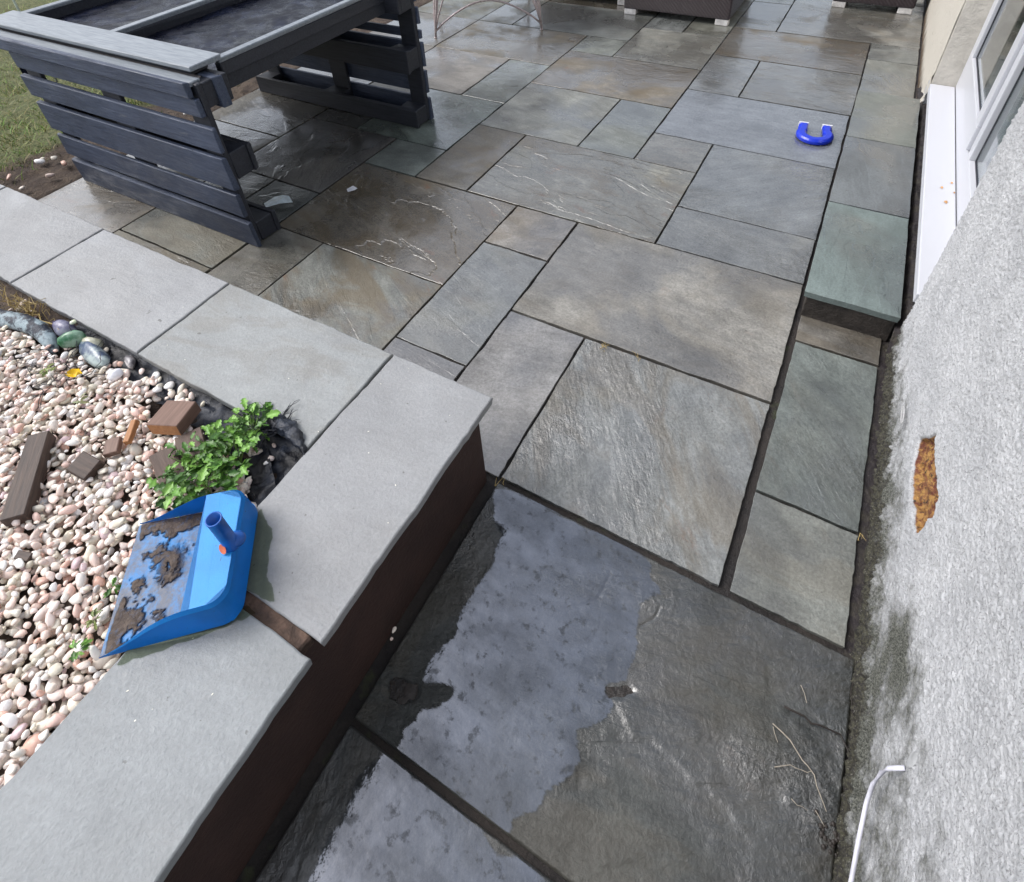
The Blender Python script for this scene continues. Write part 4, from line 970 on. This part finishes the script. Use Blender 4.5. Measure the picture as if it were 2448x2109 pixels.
# far wall face smoother cream paint, stained at its foot
cm_ = M('stained_cream_wall'); c = cm_.coord('Object'); sp3 = cm_.n.new('ShaderNodeSeparateXYZ'); cm_.l.new(c, sp3.inputs[0])
mk = cm_.ramp(cm_.math('ADD', sp3.outputs[2], cm_.math('MULTIPLY', cm_.noise(c, 12, 7, .7), .16)), .08, .17, 1, 0)
cc = cm_.mix(cm_.ramp(cm_.noise(c, 20, 6, .7), .58, .72, 0, .6), (.52, .49, .43), (.26, .22, .16)); cc = cm_.mix(mk, cc, (.09, .06, .035))
cm_.set(Base_Color=cc, Roughness=.75, Normal=cm_.bump(cm_.noise(c, 60, 6, .65), 1, .006))
ys = np.arange(3.435, 6.8, .02); zs = np.arange(-.02, 2.9, .04); Yg, Zg = np.meshgrid(ys, zs, indexing='ij')
zs2 = np.concatenate([np.arange(-.02, .4, .012), np.arange(.4, 2.9, .1)]); Yg, Zg = np.meshgrid(ys, zs2, indexing='ij')
Xg = HX - .004 + .008 * (fbm(Yg, Zg, 8, 4, 31) - .5); brk = np.exp(-((Yg - 3.5) / .12) ** 2 - ((Zg - .05) / .16) ** 2); Xg += brk * (.006 + .05 * (fbm(Yg, Zg, 30, 3, 33) - .5))
o = grid_mesh('wall', ys, zs2, Xg, cm_.m, house, True, None, 'yz'); shift_parent(o)

# dirt strip between flags and wall, mossy mound
xs = np.arange(.345, .402, .003); ys = np.arange(-.8, 6.0, .006); X, Y = np.meshgrid(xs, ys, indexing='ij')
Zg = -.010 + .010 * (fbm(X, Y, 30, 4, 41) - .5) + .016 * np.clip((X - .376) / .02, 0, 1) ** 1.5 * (fbm(X, Y, 14, 3, 42)) 
dm_ = M('mossy_dirt'); c = dm_.coord('Object')
cc = dm_.mix(dm_.ramp(dm_.noise(c, 25, 6, .7), .45, .62), (.020, .015, .017), (.040, .034, .026)); cc = dm_.mix(dm_.ramp(dm_.noise(c, 110, 4, .6), .66, .72, 0, .6), cc, (.20, .18, .16))
dm_.set(Base_Color=cc, Roughness=.55, Normal=dm_.bump(dm_.noise(c, 90, 6, .7), 1, .006)); DIRT = dm_.m
tag(grid_mesh('dirt_strip', xs, ys, Zg, DIRT), kind='structure')
# raised dirt and rubble between step and wall
xs = np.arange(.364, .405, .003); ys = np.arange(1.66, 3.75, .006); X, Y = np.meshgrid(xs, ys, indexing='ij')
Zg = .045 + .035 * fbm(X, Y, 24, 4, 43) * np.clip((3.75 - Y) / .2, 0, 1) + .03 * np.clip((X - .374) / .015, 0, 1); Zg *= np.clip((Y - 1.66) / .05, 0, 1) * .9 + .1
tag(grid_mesh('packed_rubble', xs, ys, Zg, DIRT), kind='structure')

# window ----------------------------------------------------------
UPVC = M('white_upvc'); UPVC.set(Base_Color=(.54, .55, .59, 1), Roughness=.28); UPVC = UPVC.m
SEAL = mat_simple('black_rubber_seal', (.012, .013, .02), .5)
WX = .487
win = tag(empty('window', (WX, 2.6, .2)), 'white plastic window with a pale sill, at the top right of the photo', 'window')
def wbox(bm, lo, hi, bev=.003): add_box(bm, (lo[0] - WX, lo[1] - 2.6, lo[2] - .2), (hi[0] - WX, hi[1] - 2.6, hi[2] - .2), bev, 0, None, 2)
bm = bmesh.new(); wbox(bm, (HX - .004, 1.742, .178), (WX - .002, 3.431, .200), .004); wbox(bm, (HX - .004, 1.742, .166), (HX + .006, 3.431, .180), .002)
bm_obj('sill', bm, UPVC, win)
bm = bmesh.new()
F0 = WX; D_ = .06
wbox(bm, (F0, 1.735, .197), (F0 + D_, 3.433, .305)); wbox(bm, (F0, 3.355, .3052), (F0 + D_, 3.433, 2.08)); wbox(bm, (F0, 1.735, .3052), (F0 + D_, 1.79, 2.08)); wbox(bm, (F0, 1.735, 2.0802), (F0 + D_, 3.433, 2.15))
wbox(bm, (F0 + .0005, 2.470, .3052), (F0 + D_, 2.530, 2.08))
bm_obj('frame', bm, UPVC, win)
sash = bm_obj('sash', (lambda b: (wbox(b, (F0 - .012, 2.534, .312), (F0 + .03, 3.350, .405)), wbox(b, (F0 - .012, 3.045, .4052), (F0 + .03, 3.350, 2.07)) if False else wbox(b, (F0 - .012, 3.255, .4052), (F0 + .03, 3.350, 2.07)), wbox(b, (F0 - .012, 2.534, .4052), (F0 + .03, 2.610, 2.07)), b)[-1])(bmesh.new()), UPVC, win)
gm_ = M('window_glass'); gm_.set(Base_Color=(.9, .95, .95, 1), Roughness=.03, Transmission_Weight=1.0, IOR=1.5); GLASS = gm_.m
for nm_, y0, y1, z0, x_ in (('pane', 1.80, 2.462, .312, F0 + .022), ('pane', 2.618, 3.247, .412, F0 + .004)):
    bm = bmesh.new(); wbox(bm, (x_, y0, z0), (x_ + .006, y1, 2.06), 0); p_ = bm_obj(nm_, bm, GLASS, win)
    bm = bmesh.new()
    for a, b in (((x_ - .003, y0 - .008, z0 - .008), (x_ + .004, y1 + .008, z0 - .0002)), ((x_ - .003, y1 + .0002, z0), (x_ + .004, y1 + .008, 2.06)), ((x_ - .003, y0 - .008, z0), (x_ + .004, y0 - .0002, 2.06))): wbox(bm, a, b, .001)
    bm_obj('seal', bm, SEAL, p_)
# room behind the glass
bm = bmesh.new(); add_box(bm, (WX + .45, 1.0, .0), (WX + .5, 4.2, 2.6)); o = bm_obj('curtain', bm, mat_simple('cream_curtain', (.60, .57, .50), .8, None, .1, 4), house); shift_parent(o)
bm = bmesh.new(); add_box(bm, (WX + .07, 1.0, .05), (WX + .45, 4.2, .12)); o = bm_obj('room_floor', bm, mat_simple('teal_floor', (.10, .16, .15), .5, None, .2, 4), house); shift_parent(o)
bm = bmesh.new(); add_box(bm, (WX + .12, 1.8, .125), (WX + .30, 2.52, .55), .02); o = bm_obj('blind', bm, mat_simple('sea_green_fabric', (.16, .26, .23), .8, None, .2, 8), house); shift_parent(o)
# dry leaves on the sill
DLF = mat_simple('dry_leaf', (.55, .30, .12), .7)
for (x, y, r_, lb) in ((.452, 2.32, .010, 'largest orange leaf flake on the window sill, nearest the viewer'), (.438, 2.42, .008, 'orange leaf flake nearest the outer edge of the sill'), (.47, 2.47, .007, 'orange leaf flake farthest along the sill'), (.478, 2.40, .006, 'tiny orange leaf flake next to the window frame')):
    bm = bmesh.new(); v = [bm.verts.new((r_ * math.cos(a) * .6, r_ * math.sin(a), .002 * math.sin(a * 2) + .002)) for a in [k * PI / 4 for k in range(8)]]; bm.faces.new(v)
    o = bm_obj('dead_leaf', bm, DLF); o.location = (x, y, .2012); tag(o, lb, 'dead leaf', 'leaf flakes on the window sill')

# step ---------------------------------------------------------------
step = tag(empty('doorstep'), 'long low step of greenish grey flags against the house below the window', 'step')
ST = .115
for (y0, y1, tint, kw) in ((1.708, 2.299, (.125, .148, .145), dict(ledge=.3, riven=.15, wet=.35, grain=1.5)), (2.299, 2.886, (.115, .120, .128), dict(ledge=.4, riven=.3, wet=.35, grain=1.4)), (2.886, 3.433, (.135, .138, .125), dict(ledge=.35, riven=.2, wet=.3, grain=.4))):
    slab('tread', .086, .367, y0, y1, ST, .024, step, tint, gap=(0, .001, .0035, .0035), edge=.001, **kw)
bm = bmesh.new(); add_box(bm, (.098, 1.722, -.02), (.364, 3.42, ST - .0245), .003, .002)
bm_obj('riser', bm, mat_simple('damp_dark_mortar', (.032, .026, .022), .6, (70, .008), .5, 18), step)

# white cable from the wall --------------------------------------------
cab = bmesh.new()
add_tube(cab, [(.386, .455, .268), (.378, .452, .262), (.370, .450, .248), (.367, .447, .225), (.366, .436, .19), (.366, .414, .165), (.364, .368, .150), (.363, .320, .135), (.362, .24, .10), (.362, .12, .04), (.360, 0.0, .006), (.36, -.5, .006)], .0036, 12)
tag(bm_obj('cable', cab, mat_simple('white_cable_sheath', (.60, .60, .68), .4), None, True), 'white cable coming out of the house wall and hanging down', 'cable')
# painted-over filler round it
bm = bmesh.new()
bmesh.ops.create_icosphere(bm, subdivisions=4, radius=1)
for v in bm.verts: k = 1 + .25 * mnoise.noise(v.co * 2.3); v.co = Vector((.386 + v.co.x * .0032, .460 + v.co.y * .010 * k, .300 + v.co.z * .022 * k))
tag(bm_obj('filler_patch', bm, mat_simple('white_filler', (.42, .43, .44), .8, (90, .003)), None, True), 'smooth white filler dab where the cable enters the wall', 'filler')
# old ring hook
bm = bmesh.new(); add_tube(bm, [(.376 - .002, 1.262 + .028 * math.cos(a), .175 + .010 * math.sin(a)) for a in [k * 2 * PI / 20 for k in range(21)]], .0016, 6)
tag(bm_obj('cable_ring', bm, mat_simple('whitewashed_wire', (.5, .5, .5), .6)), 'small whitewashed oval wire loop stuck on the lower wall', 'wire loop')

# twigs and root by the wall --------------------------------------------
STRAW = mat_simple('bleached_straw', (.30, .265, .215), .6); ROOT = mat_simple('dark_root', (.022, .017, .014), .6)
def twig(pts, r, mat, label, name='twig', cat='twig', grp='dry twigs on the near flag'):
    bm = bmesh.new(); P = [Vector((a, b, .0045 + .003 * abs(math.sin(i * 1.7)))) for i, (a, b) in enumerate(pts)]
    Q = []
    for a, b in zip(P, P[1:]): Q += [a, a.lerp(b, .5) + Vector((random.gauss(0, .0012), random.gauss(0, .0012), .001))]
    Q.append(P[-1]); r *= .8; add_tube(bm, Q, [r * (1 - .5 * i / len(Q)) for i in range(len(Q))], 6); tag(bm_obj(name, bm, mat), label, cat, grp)
twig([(.238, .505), (.272, .493), (.298, .473), (.321, .46), (.336, .434), (.348, .416)], .0017, STRAW, 'longest pale dry twig, slanting towards the wall')
twig([(.254, .437), (.279, .454), (.300, .457), (.315, .463)], .0012, STRAW, 'short pale twig meeting the long one at its lower end')
twig([(.276, .599), (.291, .571)], .0012, STRAW, 'short straight straw above the dark root')
twig([(.331, .409), (.340, .400), (.348, .394)], .0010, STRAW, 'tiny straw just below the long twig')
twig([(.240, .500), (.252, .478)], .0009, STRAW, 'thin side sprig at the left end of the long twig')
twig([(.290, .405), (.300, .400), (.318, .402)], .0009, STRAW, 'faint pale straw low down, left of the tiny one')
twig([(.253, .545), (.277, .545), (.304, .541), (.334, .547), (.357, .549), (.371, .53), (.383, .51)], .0030, ROOT, 'gnarled dark root reaching out from the wall', 'root', 'root')
twig([(.37, .66), (.366, .63), (.372, .60), (.38, .585)], .0016, ROOT, 'thin dark root at the wall above the gnarled one', 'root', 'root')
bm = bmesh.new()
for _ in range(26):
    x, y = random.gauss(.352, .01), random.gauss(.385, .012); ms = bmesh.ops.create_icosphere(bm, subdivisions=1, radius=random.uniform(.002, .005))['verts']
    for v in ms: v.co = Vector((v.co.x + x, v.co.y + y, v.co.z * .6 + .003))
tag(bm_obj('leaf_litter', bm, ROOT), 'small dark clump of leaf litter beside the wall', 'leaf litter', kind='stuff')
# tufts in the joints
bm = bmesh.new()
for (cx, cy, n) in ((-.445, 1.283, 9), (-.33, 1.30, 4), (.352, .992, 3), (-.515, .70, 3)):
    for _ in range(n):
        x, y = random.gauss(cx, .006), random.gauss(cy, .006); add_tube(bm, [(x, y, -.004), (x + random.gauss(0, .006), y + random.gauss(0, .006), .006), (x + random.gauss(0, .014), y + random.gauss(0, .014), .009)], [.0009, .0008, .0003], 4)
tag(bm_obj('joint_tufts', bm, DRY.m), 'wisps of dead grass poking out of the paving joints', 'dead grass', kind='stuff')

# ------------------------------------------------------------------ horseshoe magnet
mag = tag(empty('horseshoe_magnet', (-.045, 3.045, 0)), 'blue horseshoe magnet toy with pale painted highlights at its ends lying on the wet paving', 'magnet')
MB_ = M('glossy_blue_plastic'); MB_.set(Base_Color=(.004, .028, .50, 1), Roughness=.22); MB_ = MB_.m
def shoe(bm, a0, a1, n, R_, w_, h_, legs=None):
    rings = []
    path = []
    for i in range(n + 1):
        a = a0 + (a1 - a0) * i / n; path.append((Vector((R_ * math.cos(a), R_ * math.sin(a) * .92, 0)), Vector((math.cos(a), math.sin(a), 0))))
    return path
path = []
for i in range(25):
    a = math.radians(150 + (390 - 150) * i / 24); path.append((.056 * math.cos(a), .060 * math.sin(a), Vector((math.cos(a), math.sin(a), 0))))
path = [(-.048, .078, Vector((-1, 0, 0)))] + [(-.0492, .052, Vector((-1, -.05, 0)))] + path + [(.0492, .052, Vector((1, -.05, 0)))] + [(.048, .078, Vector((1, 0, 0)))]
bm = bmesh.new(); rings = []
for (x, y, nr) in path:
    sec = [(-.020, .003), (-.020, .018), (-.014, .026), (.010, .026), (.020, .016), (.020, .003)]
    rings.append([bm.verts.new((x + nr.x * a, y + nr.y * a, b)) for a, b in sec])
for A, B in zip(rings, rings[1:]):
    for k in range(6): bm.faces.new((A[k], A[(k + 1) % 6], B[(k + 1) % 6], B[k]))
bm.faces.new(rings[0]); bm.faces.new(rings[-1][::-1])
o = bm_obj('body', bm, MB_, mag, False); md = o.modifiers.new('bevel', 'BEVEL'); md.width = .003; md.segments = 2
for s in (-1, 1):
    bm = bmesh.new(); add_box(bm, (s * .048 - .021, .0785, .002), (s * .048 + .021, .0845, .0275), .003, 0, None, 2); bm_obj('tip', bm, mat_simple('end_highlight_white', (.8, .8, .84), .3), mag)  # pale end pieces paint the highlight on each end face
mag.rotation_euler = (0, 0, .12); mag.scale = (1.14, 1.14, 1.14)

# ------------------------------------------------------------------ pallet table
def paint_mat(name, c1, c2, worn, rough):
    m = M(name); c_ = m.coord('Object'); g_ = m.noise(m.mapping(c_, scale=(2.5, 45, 45)), 3, 7, .7, .4); w_ = m.noise(m.mapping(c_, scale=(1, 3, 3)), 6, 8, .7, .4)
    col = m.mix(m.ramp(g_, .3, .7), c1, c2); col = m.mix(m.ramp(m.noise(c_, 3, 4), .35, .7, 0, .5), col, tuple(q * .5 for q in c1))
    col = m.mix(m.ramp(w_, .60, .70, 0, .6), col, worn); col = m.mix(m.ramp(m.noise(c_, 90, 3), .70, .75, 0, .7), col, (.008, .008, .01))
    m.set(Base_Color=col, Roughness=m.ramp(w_, .3, .7, .35, .75), Normal=m.bump(m.math('ADD', g_, m.math('MULTIPLY', w_, .6)), 1, .003)); return m.m
PALM = paint_mat('blue_grey_painted_timber', (.038, .052, .092), (.085, .108, .165), (.15, .16, .18), .5) if True else wood_mat('blue_grey_painted_timber', (.042, .058, .108), (.088, .115, .185), rough=.5)
PALD = wood_mat('dark_timber', (.014, .016, .024), (.030, .034, .046), rough=.55)
def board(name, lo, hi, mat, parent, org, bev=.003, jit=.0035):
    bm = bmesh.new(); add_box(bm, [lo[i] - org[i] for i in range(3)], [hi[i] - org[i] for i in range(3)], bev, jit); return bm_obj(name, bm, mat, parent)
def pallet(y_face, sgn, label, boards):
    """pallet stood on its long edge. deck boards at y_face, runners on the other side (sgn = +1: runners towards +y)"""
    org = (-2.545, y_face, 0); e = tag(empty('pallet', org), label, 'pallet', 'upright pallets carrying the table top')
    X0, X1 = -3.165, -1.925
    for (z0, z1, xa, xb) in boards:
        board('deck_board', (xa, min(y_face, y_face + sgn * .020), z0), (xb, max(y_face, y_face + sgn * .020), z1), PALM, e, org)
    ys_ = sorted((y_face + sgn * .0203, y_face + sgn * .041))
    for (xa, xb) in ((-3.15, -3.05), (-2.60, -2.48), (-2.04, -1.94)):
        board('stringer', (xa, ys_[0], .006), (xb, ys_[1], .70), PALD, e, org)
    yb = sorted((y_face + sgn * .0413, y_face + sgn * .120)); yr = sorted((y_face + sgn * .1203, y_face + sgn * .143))
    for (z0, z1) in ((.0, .10), (.305, .42), (.60, .70)):
        for (xa, xb) in ((-3.15, -3.03), (-2.61, -2.47), (-2.06, -1.94)):
            board('block', (xa, yb[0], z0 + .003), (xb, yb[1], z1 - .003), PALD, e, org)
        board('runner', (X0 + .01, yr[0], z0), (X1 - .01, yr[1], z1), PALD, e, org)
    return e
pallet(1.150, 1, 'near upright pallet of blue grey painted boards, its slatted side towards the raised bed',
       [(.0, .122, -3.165, -1.925), (.150, .256, -3.172, -1.932), (.281, .419, -3.18, -1.925), (.443, .541, -3.184, -1.920), (.580, .648, -3.16, -1.948)])
pallet(2.434, -1, 'far upright pallet under the table, dark boards with slots to the patio behind',
       [(.0, .125, -3.165, -1.93), (.155, .28, -3.165, -1.93), (.30, .425, -3.165, -1.93), (.445, .49, -3.165, -1.93), (.52, .60, -3.165, -1.93), (.63, .70, -3.165, -1.93)])
tab = tag(empty('potting_table_top', (-2.66, 1.9, .70)), 'dark tray table top with timber rails and wet black lining across two pallets', 'table top'); TO = (-2.66, 1.9, .70)
CAPM = wood_mat('pale_blue_grey_timber', (.17, .195, .225), (.28, .31, .34), rough=.45)
board('cap_board', (-3.30, 1.138, .655), (-1.955, 1.160, .712), PALM, tab, TO)
board('cap_board', (-3.36, 1.1605, .690), (-1.96, 1.205, .708), CAPM, tab, TO)
board('batten', (-3.34, 1.207, .688), (-1.985, 1.232, .700), wood_mat('worn_batten', (.10, .09, .10), (.26, .23, .20)), tab, TO)
board('end_plank', (-3.37, 1.200, .722), (-1.990, 1.335, .742), CAPM, tab, TO)
board('bearer', (-3.30, 1.225, .700), (-2.03, 1.30, .7215), PALD, tab, TO)
for (xa, xb, nm_) in ((-2.045, -2.013, 'side_rail'), (-2.735, -2.690, 'middle_rail'), (-3.40, -3.365, 'side_rail')):
    board(nm_, (xa, 1.336, .703), (xb, 2.52, .722), CAPM, tab, TO); board('rail_side', (xa + .001, 1.336, .655), (xb - .001, 2.52, .7028), PALD, tab, TO)  # darker lower rail: lining overlap and side shade put into its colour
board('end_plank', (-3.40, 2.521, .66), (-2.00, 2.62, .735), CAPM, tab, TO)
board('under_rail', (-2.048, 1.30, .60), (-2.02, 2.30, .6545), PALD, tab, TO)
board('corner_block', (-2.02, 1.235, .585), (-1.93, 1.275, .70), PALM, tab, TO)
# lining sheet: wet black plastic
lmx = M('wet_black_lining'); c = lmx.coord('Object')
nz = lmx.noise(c, 7, 7, .65, .5)
lmx.set(Base_Color=lmx.mix(lmx.ramp(nz, .45, .65), (.003, .004, .010), (.010, .014, .032)), Roughness=lmx.ramp(lmx.noise(c, 16, 6, .6), .35, .65, .12, .5), Normal=lmx.bump(lmx.math('ADD', nz, lmx.math('MULTIPLY', lmx.noise(c, 60, 5, .7), .15)), 1, .007))
for (xa, xb) in ((-2.689, -2.046), (-3.364, -2.736)):
    xs = np.linspace(xa, xb, 50); ys = np.linspace(1.30, 2.52, 90); X, Y = np.meshgrid(xs, ys, indexing='ij')
    Zg = .662 + .02 * (fbm(X, Y, 4, 4, 51) - .5) + .006 * (fbm(X, Y, 20, 3, 52) - .5); Zg = np.maximum(Zg, .658)
    o = grid_mesh('lining', xs - TO[0], ys - TO[1], Zg - TO[2], lmx.m, tab)
bm = bmesh.new(); add_box(bm, (-3.36 - TO[0], 1.31 - TO[1], .642 - TO[2]), (-2.05 - TO[0], 2.515 - TO[1], .655 - TO[2])); bm_obj('base_board', bm, PALD, tab)
xs = np.linspace(1.25, 2.6, 70); zs = np.linspace(.44, .712, 16); Yg, Zg = np.meshgrid(xs, zs, indexing='ij')
Xg = -3.405 - .02 * fbm(Yg, Zg, 9, 3, 55) - .03 * (.712 - Zg)
V_ = np.stack([Xg - TO[0], Yg - TO[1], Zg + .03 * (fbm(Yg, Yg * 0, 5, 3, 56) - .5) * (.712 - Zg) * 4 - TO[2]], -1).reshape(-1, 3)
from_np('light_blocking_sheet', V_, (lambda I: np.stack([I[:-1, :-1], I[1:, :-1], I[1:, 1:], I[:-1, 1:]], -1).reshape(-1, 4))(np.arange(1120).reshape(70, 16)), lmx.m, tab, True)  # sheet added on the left side to block sky light under the table
# scrap of white/blue packaging under the table
bm = bmesh.new()
P = [(-2.155, 1.395, .004), (-2.118, 1.375, .006), (-2.075, 1.42, .012), (-2.03, 1.455, .010), (-2.07, 1.475, .022), (-2.105, 1.47, .020), (-2.14, 1.45, .012)]
vs = [bm.verts.new(p) for p in P]; ctr = bm.verts.new((-2.09, 1.43, .018))
for i in range(len(vs)): bm.faces.new((vs[i], vs[(i + 1) % len(vs)], ctr))
tag(bm_obj('litter_scrap', bm, mat_simple('pale_foil', (.62, .72, .76), .25, (30, .004), .2, 30)), 'crumpled pale blue white plastic scrap under the near end of the table', 'litter')
bm = bmesh.new(); vs = [bm.verts.new(p) for p in ((-1.885, 1.655, .004), (-1.86, 1.635, .006), (-1.835, 1.655, .012), (-1.84, 1.68, .005), (-1.87, 1.685, .010))]; bm.faces.new(vs)
tag(bm_obj('litter_scrap', bm, mat_simple('white_scrap', (.75, .76, .80), .5)), 'small torn white scrap on the shaded paving under the table', 'litter')
# cane, and a low near-black heap filling the dark area beyond
bm = bmesh.new(); add_tube(bm, [(-3.36, 1.345, .40), (-3.385, 1.36, .76), (-3.44, 1.40, 1.3)], .0055, 8)
tag(bm_obj('garden_cane', bm, mat_simple('pale_green_cane', (.50, .56, .44), .5), None, True), 'pale green upright cane behind the far corner of the table', 'cane')
xs = np.linspace(-6.2, -3.5, 60); ys = np.linspace(2.0, 6.5, 70); X, Y = np.meshgrid(xs, ys, indexing='ij')
Zg = .28 * np.clip(1 - ((X + 4.9) / 1.25) ** 2, 0, 1) ** .4 * np.clip(1 - ((Y - 4.3) / 2.1) ** 2, 0, 1) ** .4 + .06 * (fbm(X, Y, 3, 4, 61) - .5) - .02
lmx.p.inputs['Specular IOR Level'].default_value = .14
tag(grid_mesh('dark_heap', xs, ys, Zg, mat_simple('near_black_heap', (.006, .006, .008), .5, (8, .03))), 'low near-black heap beyond the table, top left corner', 'ground_heap')

# ------------------------------------------------------------------ metal bistro table
mt = M('pinkish_cast_metal'); mt.set(Base_Color=mt.mix(mt.ramp(mt.noise(mt.coord('Object'), 60, 4), .4, .7), (.42, .35, .35), (.56, .49, .48)), Roughness=.38, Metallic=.35); MTL = mt.m
bc = Vector((-2.56, 4.04, 0)); feet = [Vector((-2.656, 3.499, 0)), Vector((-2.02, 3.938, 0))]
dv = feet[1] - feet[0]; perp = Vector((-dv.y, dv.x, 0)).normalized()
feet += [feet[1] + perp * dv.length, feet[0] + perp * dv.length]
ctr = sum(feet, Vector()) / 4
bt = tag(empty('garden_table', ctr), 'pale pinkish metal garden table with slender curved legs and arched braces', 'table')
for f_ in feet:
    rel = f_ - ctr; bm = bmesh.new()
    add_tube(bm, [rel + Vector((0, 0, .004)), rel * .97 + Vector((0, 0, .12)), rel * .88 + Vector((0, 0, .30)), rel * .76 + Vector((0, 0, .48)), rel * .70 + Vector((0, 0, .70))], [.008, .0085, .009, .009, .009], 10)
    side = rel.cross(Vector((0, 0, 1))).normalized()
    for s in (-1, 1):
        add_tube(bm, [rel * .985 + Vector((0, 0, .05)), rel * .95 + side * .02 * s + Vector((0, 0, .14)), rel * .84 + side * .055 * s + Vector((0, 0, .30)), rel * .66 + side * .11 * s + Vector((0, 0, .52)), rel * .5 + side * .15 * s + Vector((0, 0, .70))], .0058, 8)
    add_tube(bm, [rel + Vector((0, 0, 0.0)), rel + Vector((0, 0, .008))], .011, 10)
    bm_obj('leg', bm, MTL, bt, True)
for i in range(4):
    a = feet[i] - ctr; b = feet[(i + 1) % 4] - ctr; bm = bmesh.new(); P = []
    for k in range(17):
        t_ = k / 16; P.append(a.lerp(b, t_) * (.985 - .10 * math.sin(PI * t_)) + Vector((0, 0, .045 + .175 * math.sin(PI * t_) ** .8)))
    add_tube(bm, P, .0068, 8); bm_obj('arched_brace', bm, MTL, bt, True)
bm = bmesh.new(); bmesh.ops.create_cone(bm, cap_ends=True, segments=48, radius1=.50, radius2=.50, depth=.02)
for v in bm.verts: v.co.z += .72
bm_obj('tabletop', bm, MTL, bt)

# ------------------------------------------------------------------ rattan furniture
rt = M('dark_brown_rattan'); c = rt.coord('Object')
wv = rt.n.new('ShaderNodeTexWave'); wv.bands_direction = 'Z'; rt.inp(wv.inputs['Scale'], 45.0); rt.inp(wv.inputs['Distortion'], 1.2); rt.l.new(c, wv.inputs['Vector'])
wx = rt.n.new('ShaderNodeTexWave'); wx.bands_direction = 'DIAGONAL'; rt.inp(wx.inputs['Scale'], 24.0); rt.inp(wx.inputs['Distortion'], .8); rt.l.new(c, wx.inputs['Vector'])
hh = rt.math('MULTIPLY_ADD', wx.outputs['Fac'], .4, wv.outputs['Fac'])
rt.set(Base_Color=rt.mix(rt.ramp(hh, .3, 1.1), (.010, .006, .009), (.055, .030, .038)), Roughness=.42, Normal=rt.bump(hh, 1, .004)); RAT = rt.m
FOOT = mat_simple('pale_plastic_foot', (.72, .70, .68), .4)
def rattan(x0, x1, y0, y1, label, name, back=True, cush=(.20, .19, .18)):
    cx, cy = (x0 + x1) / 2, (y0 + y1) / 2; e = tag(empty(name, (cx, cy, 0)), label, 'garden seat', 'dark rattan garden seats')
    hx, hy = (x1 - x0) / 2, (y1 - y0) / 2
    bm = bmesh.new(); add_box(bm, (-hx, -hy, .042), (hx, hy, .32), .012, 0, None, 2); bm_obj('seat_base', bm, RAT, e)
    if back:
        bm = bmesh.new(); add_box(bm, (-hx, hy - .14, .3205), (hx, hy, .64), .02, 0, None, 2); bm_obj('backrest', bm, RAT, e)
        bm = bmesh.new(); add_box(bm, (hx - .13, -hy, .3205), (hx, hy - .142, .56), .02, 0, None, 2); bm_obj('arm', bm, RAT, e)
    bm = bmesh.new(); add_box(bm, (-hx + .01, -hy + .01, .322), (hx - .135 if back else hx - .01, hy - .145 if back else hy - .01, .42), .03, 0, None, 3); bm_obj('cushion', bm, mat_simple('charcoal_cushion', cush, .9), e, True)
    for a in (-1, 1):
        for b in (-1, 1):
            bm = bmesh.new(); add_box(bm, (a * (hx - .052) - .045, b * (hy - .032) - .028, 0), (a * (hx - .052) + .045, b * (hy - .032) + .028, .0415), .004); bm_obj('foot', bm, FOOT, e)
rattan(-1.60, -.815, 4.475, 5.26, 'dark brown rattan armchair on pale block feet, at the top centre', 'rattan_armchair')
rattan(-2.42, -1.625, 4.66, 5.45, 'dark rattan seat just left of the rattan armchair', 'rattan_bench', False)
rattan(-.235, .30, 5.17, 5.75, 'dark rattan seat beside the house wall at the top right', 'rattan_bench', False)
# leaf litter at far left verge: clover clumps
small_weed2 = []
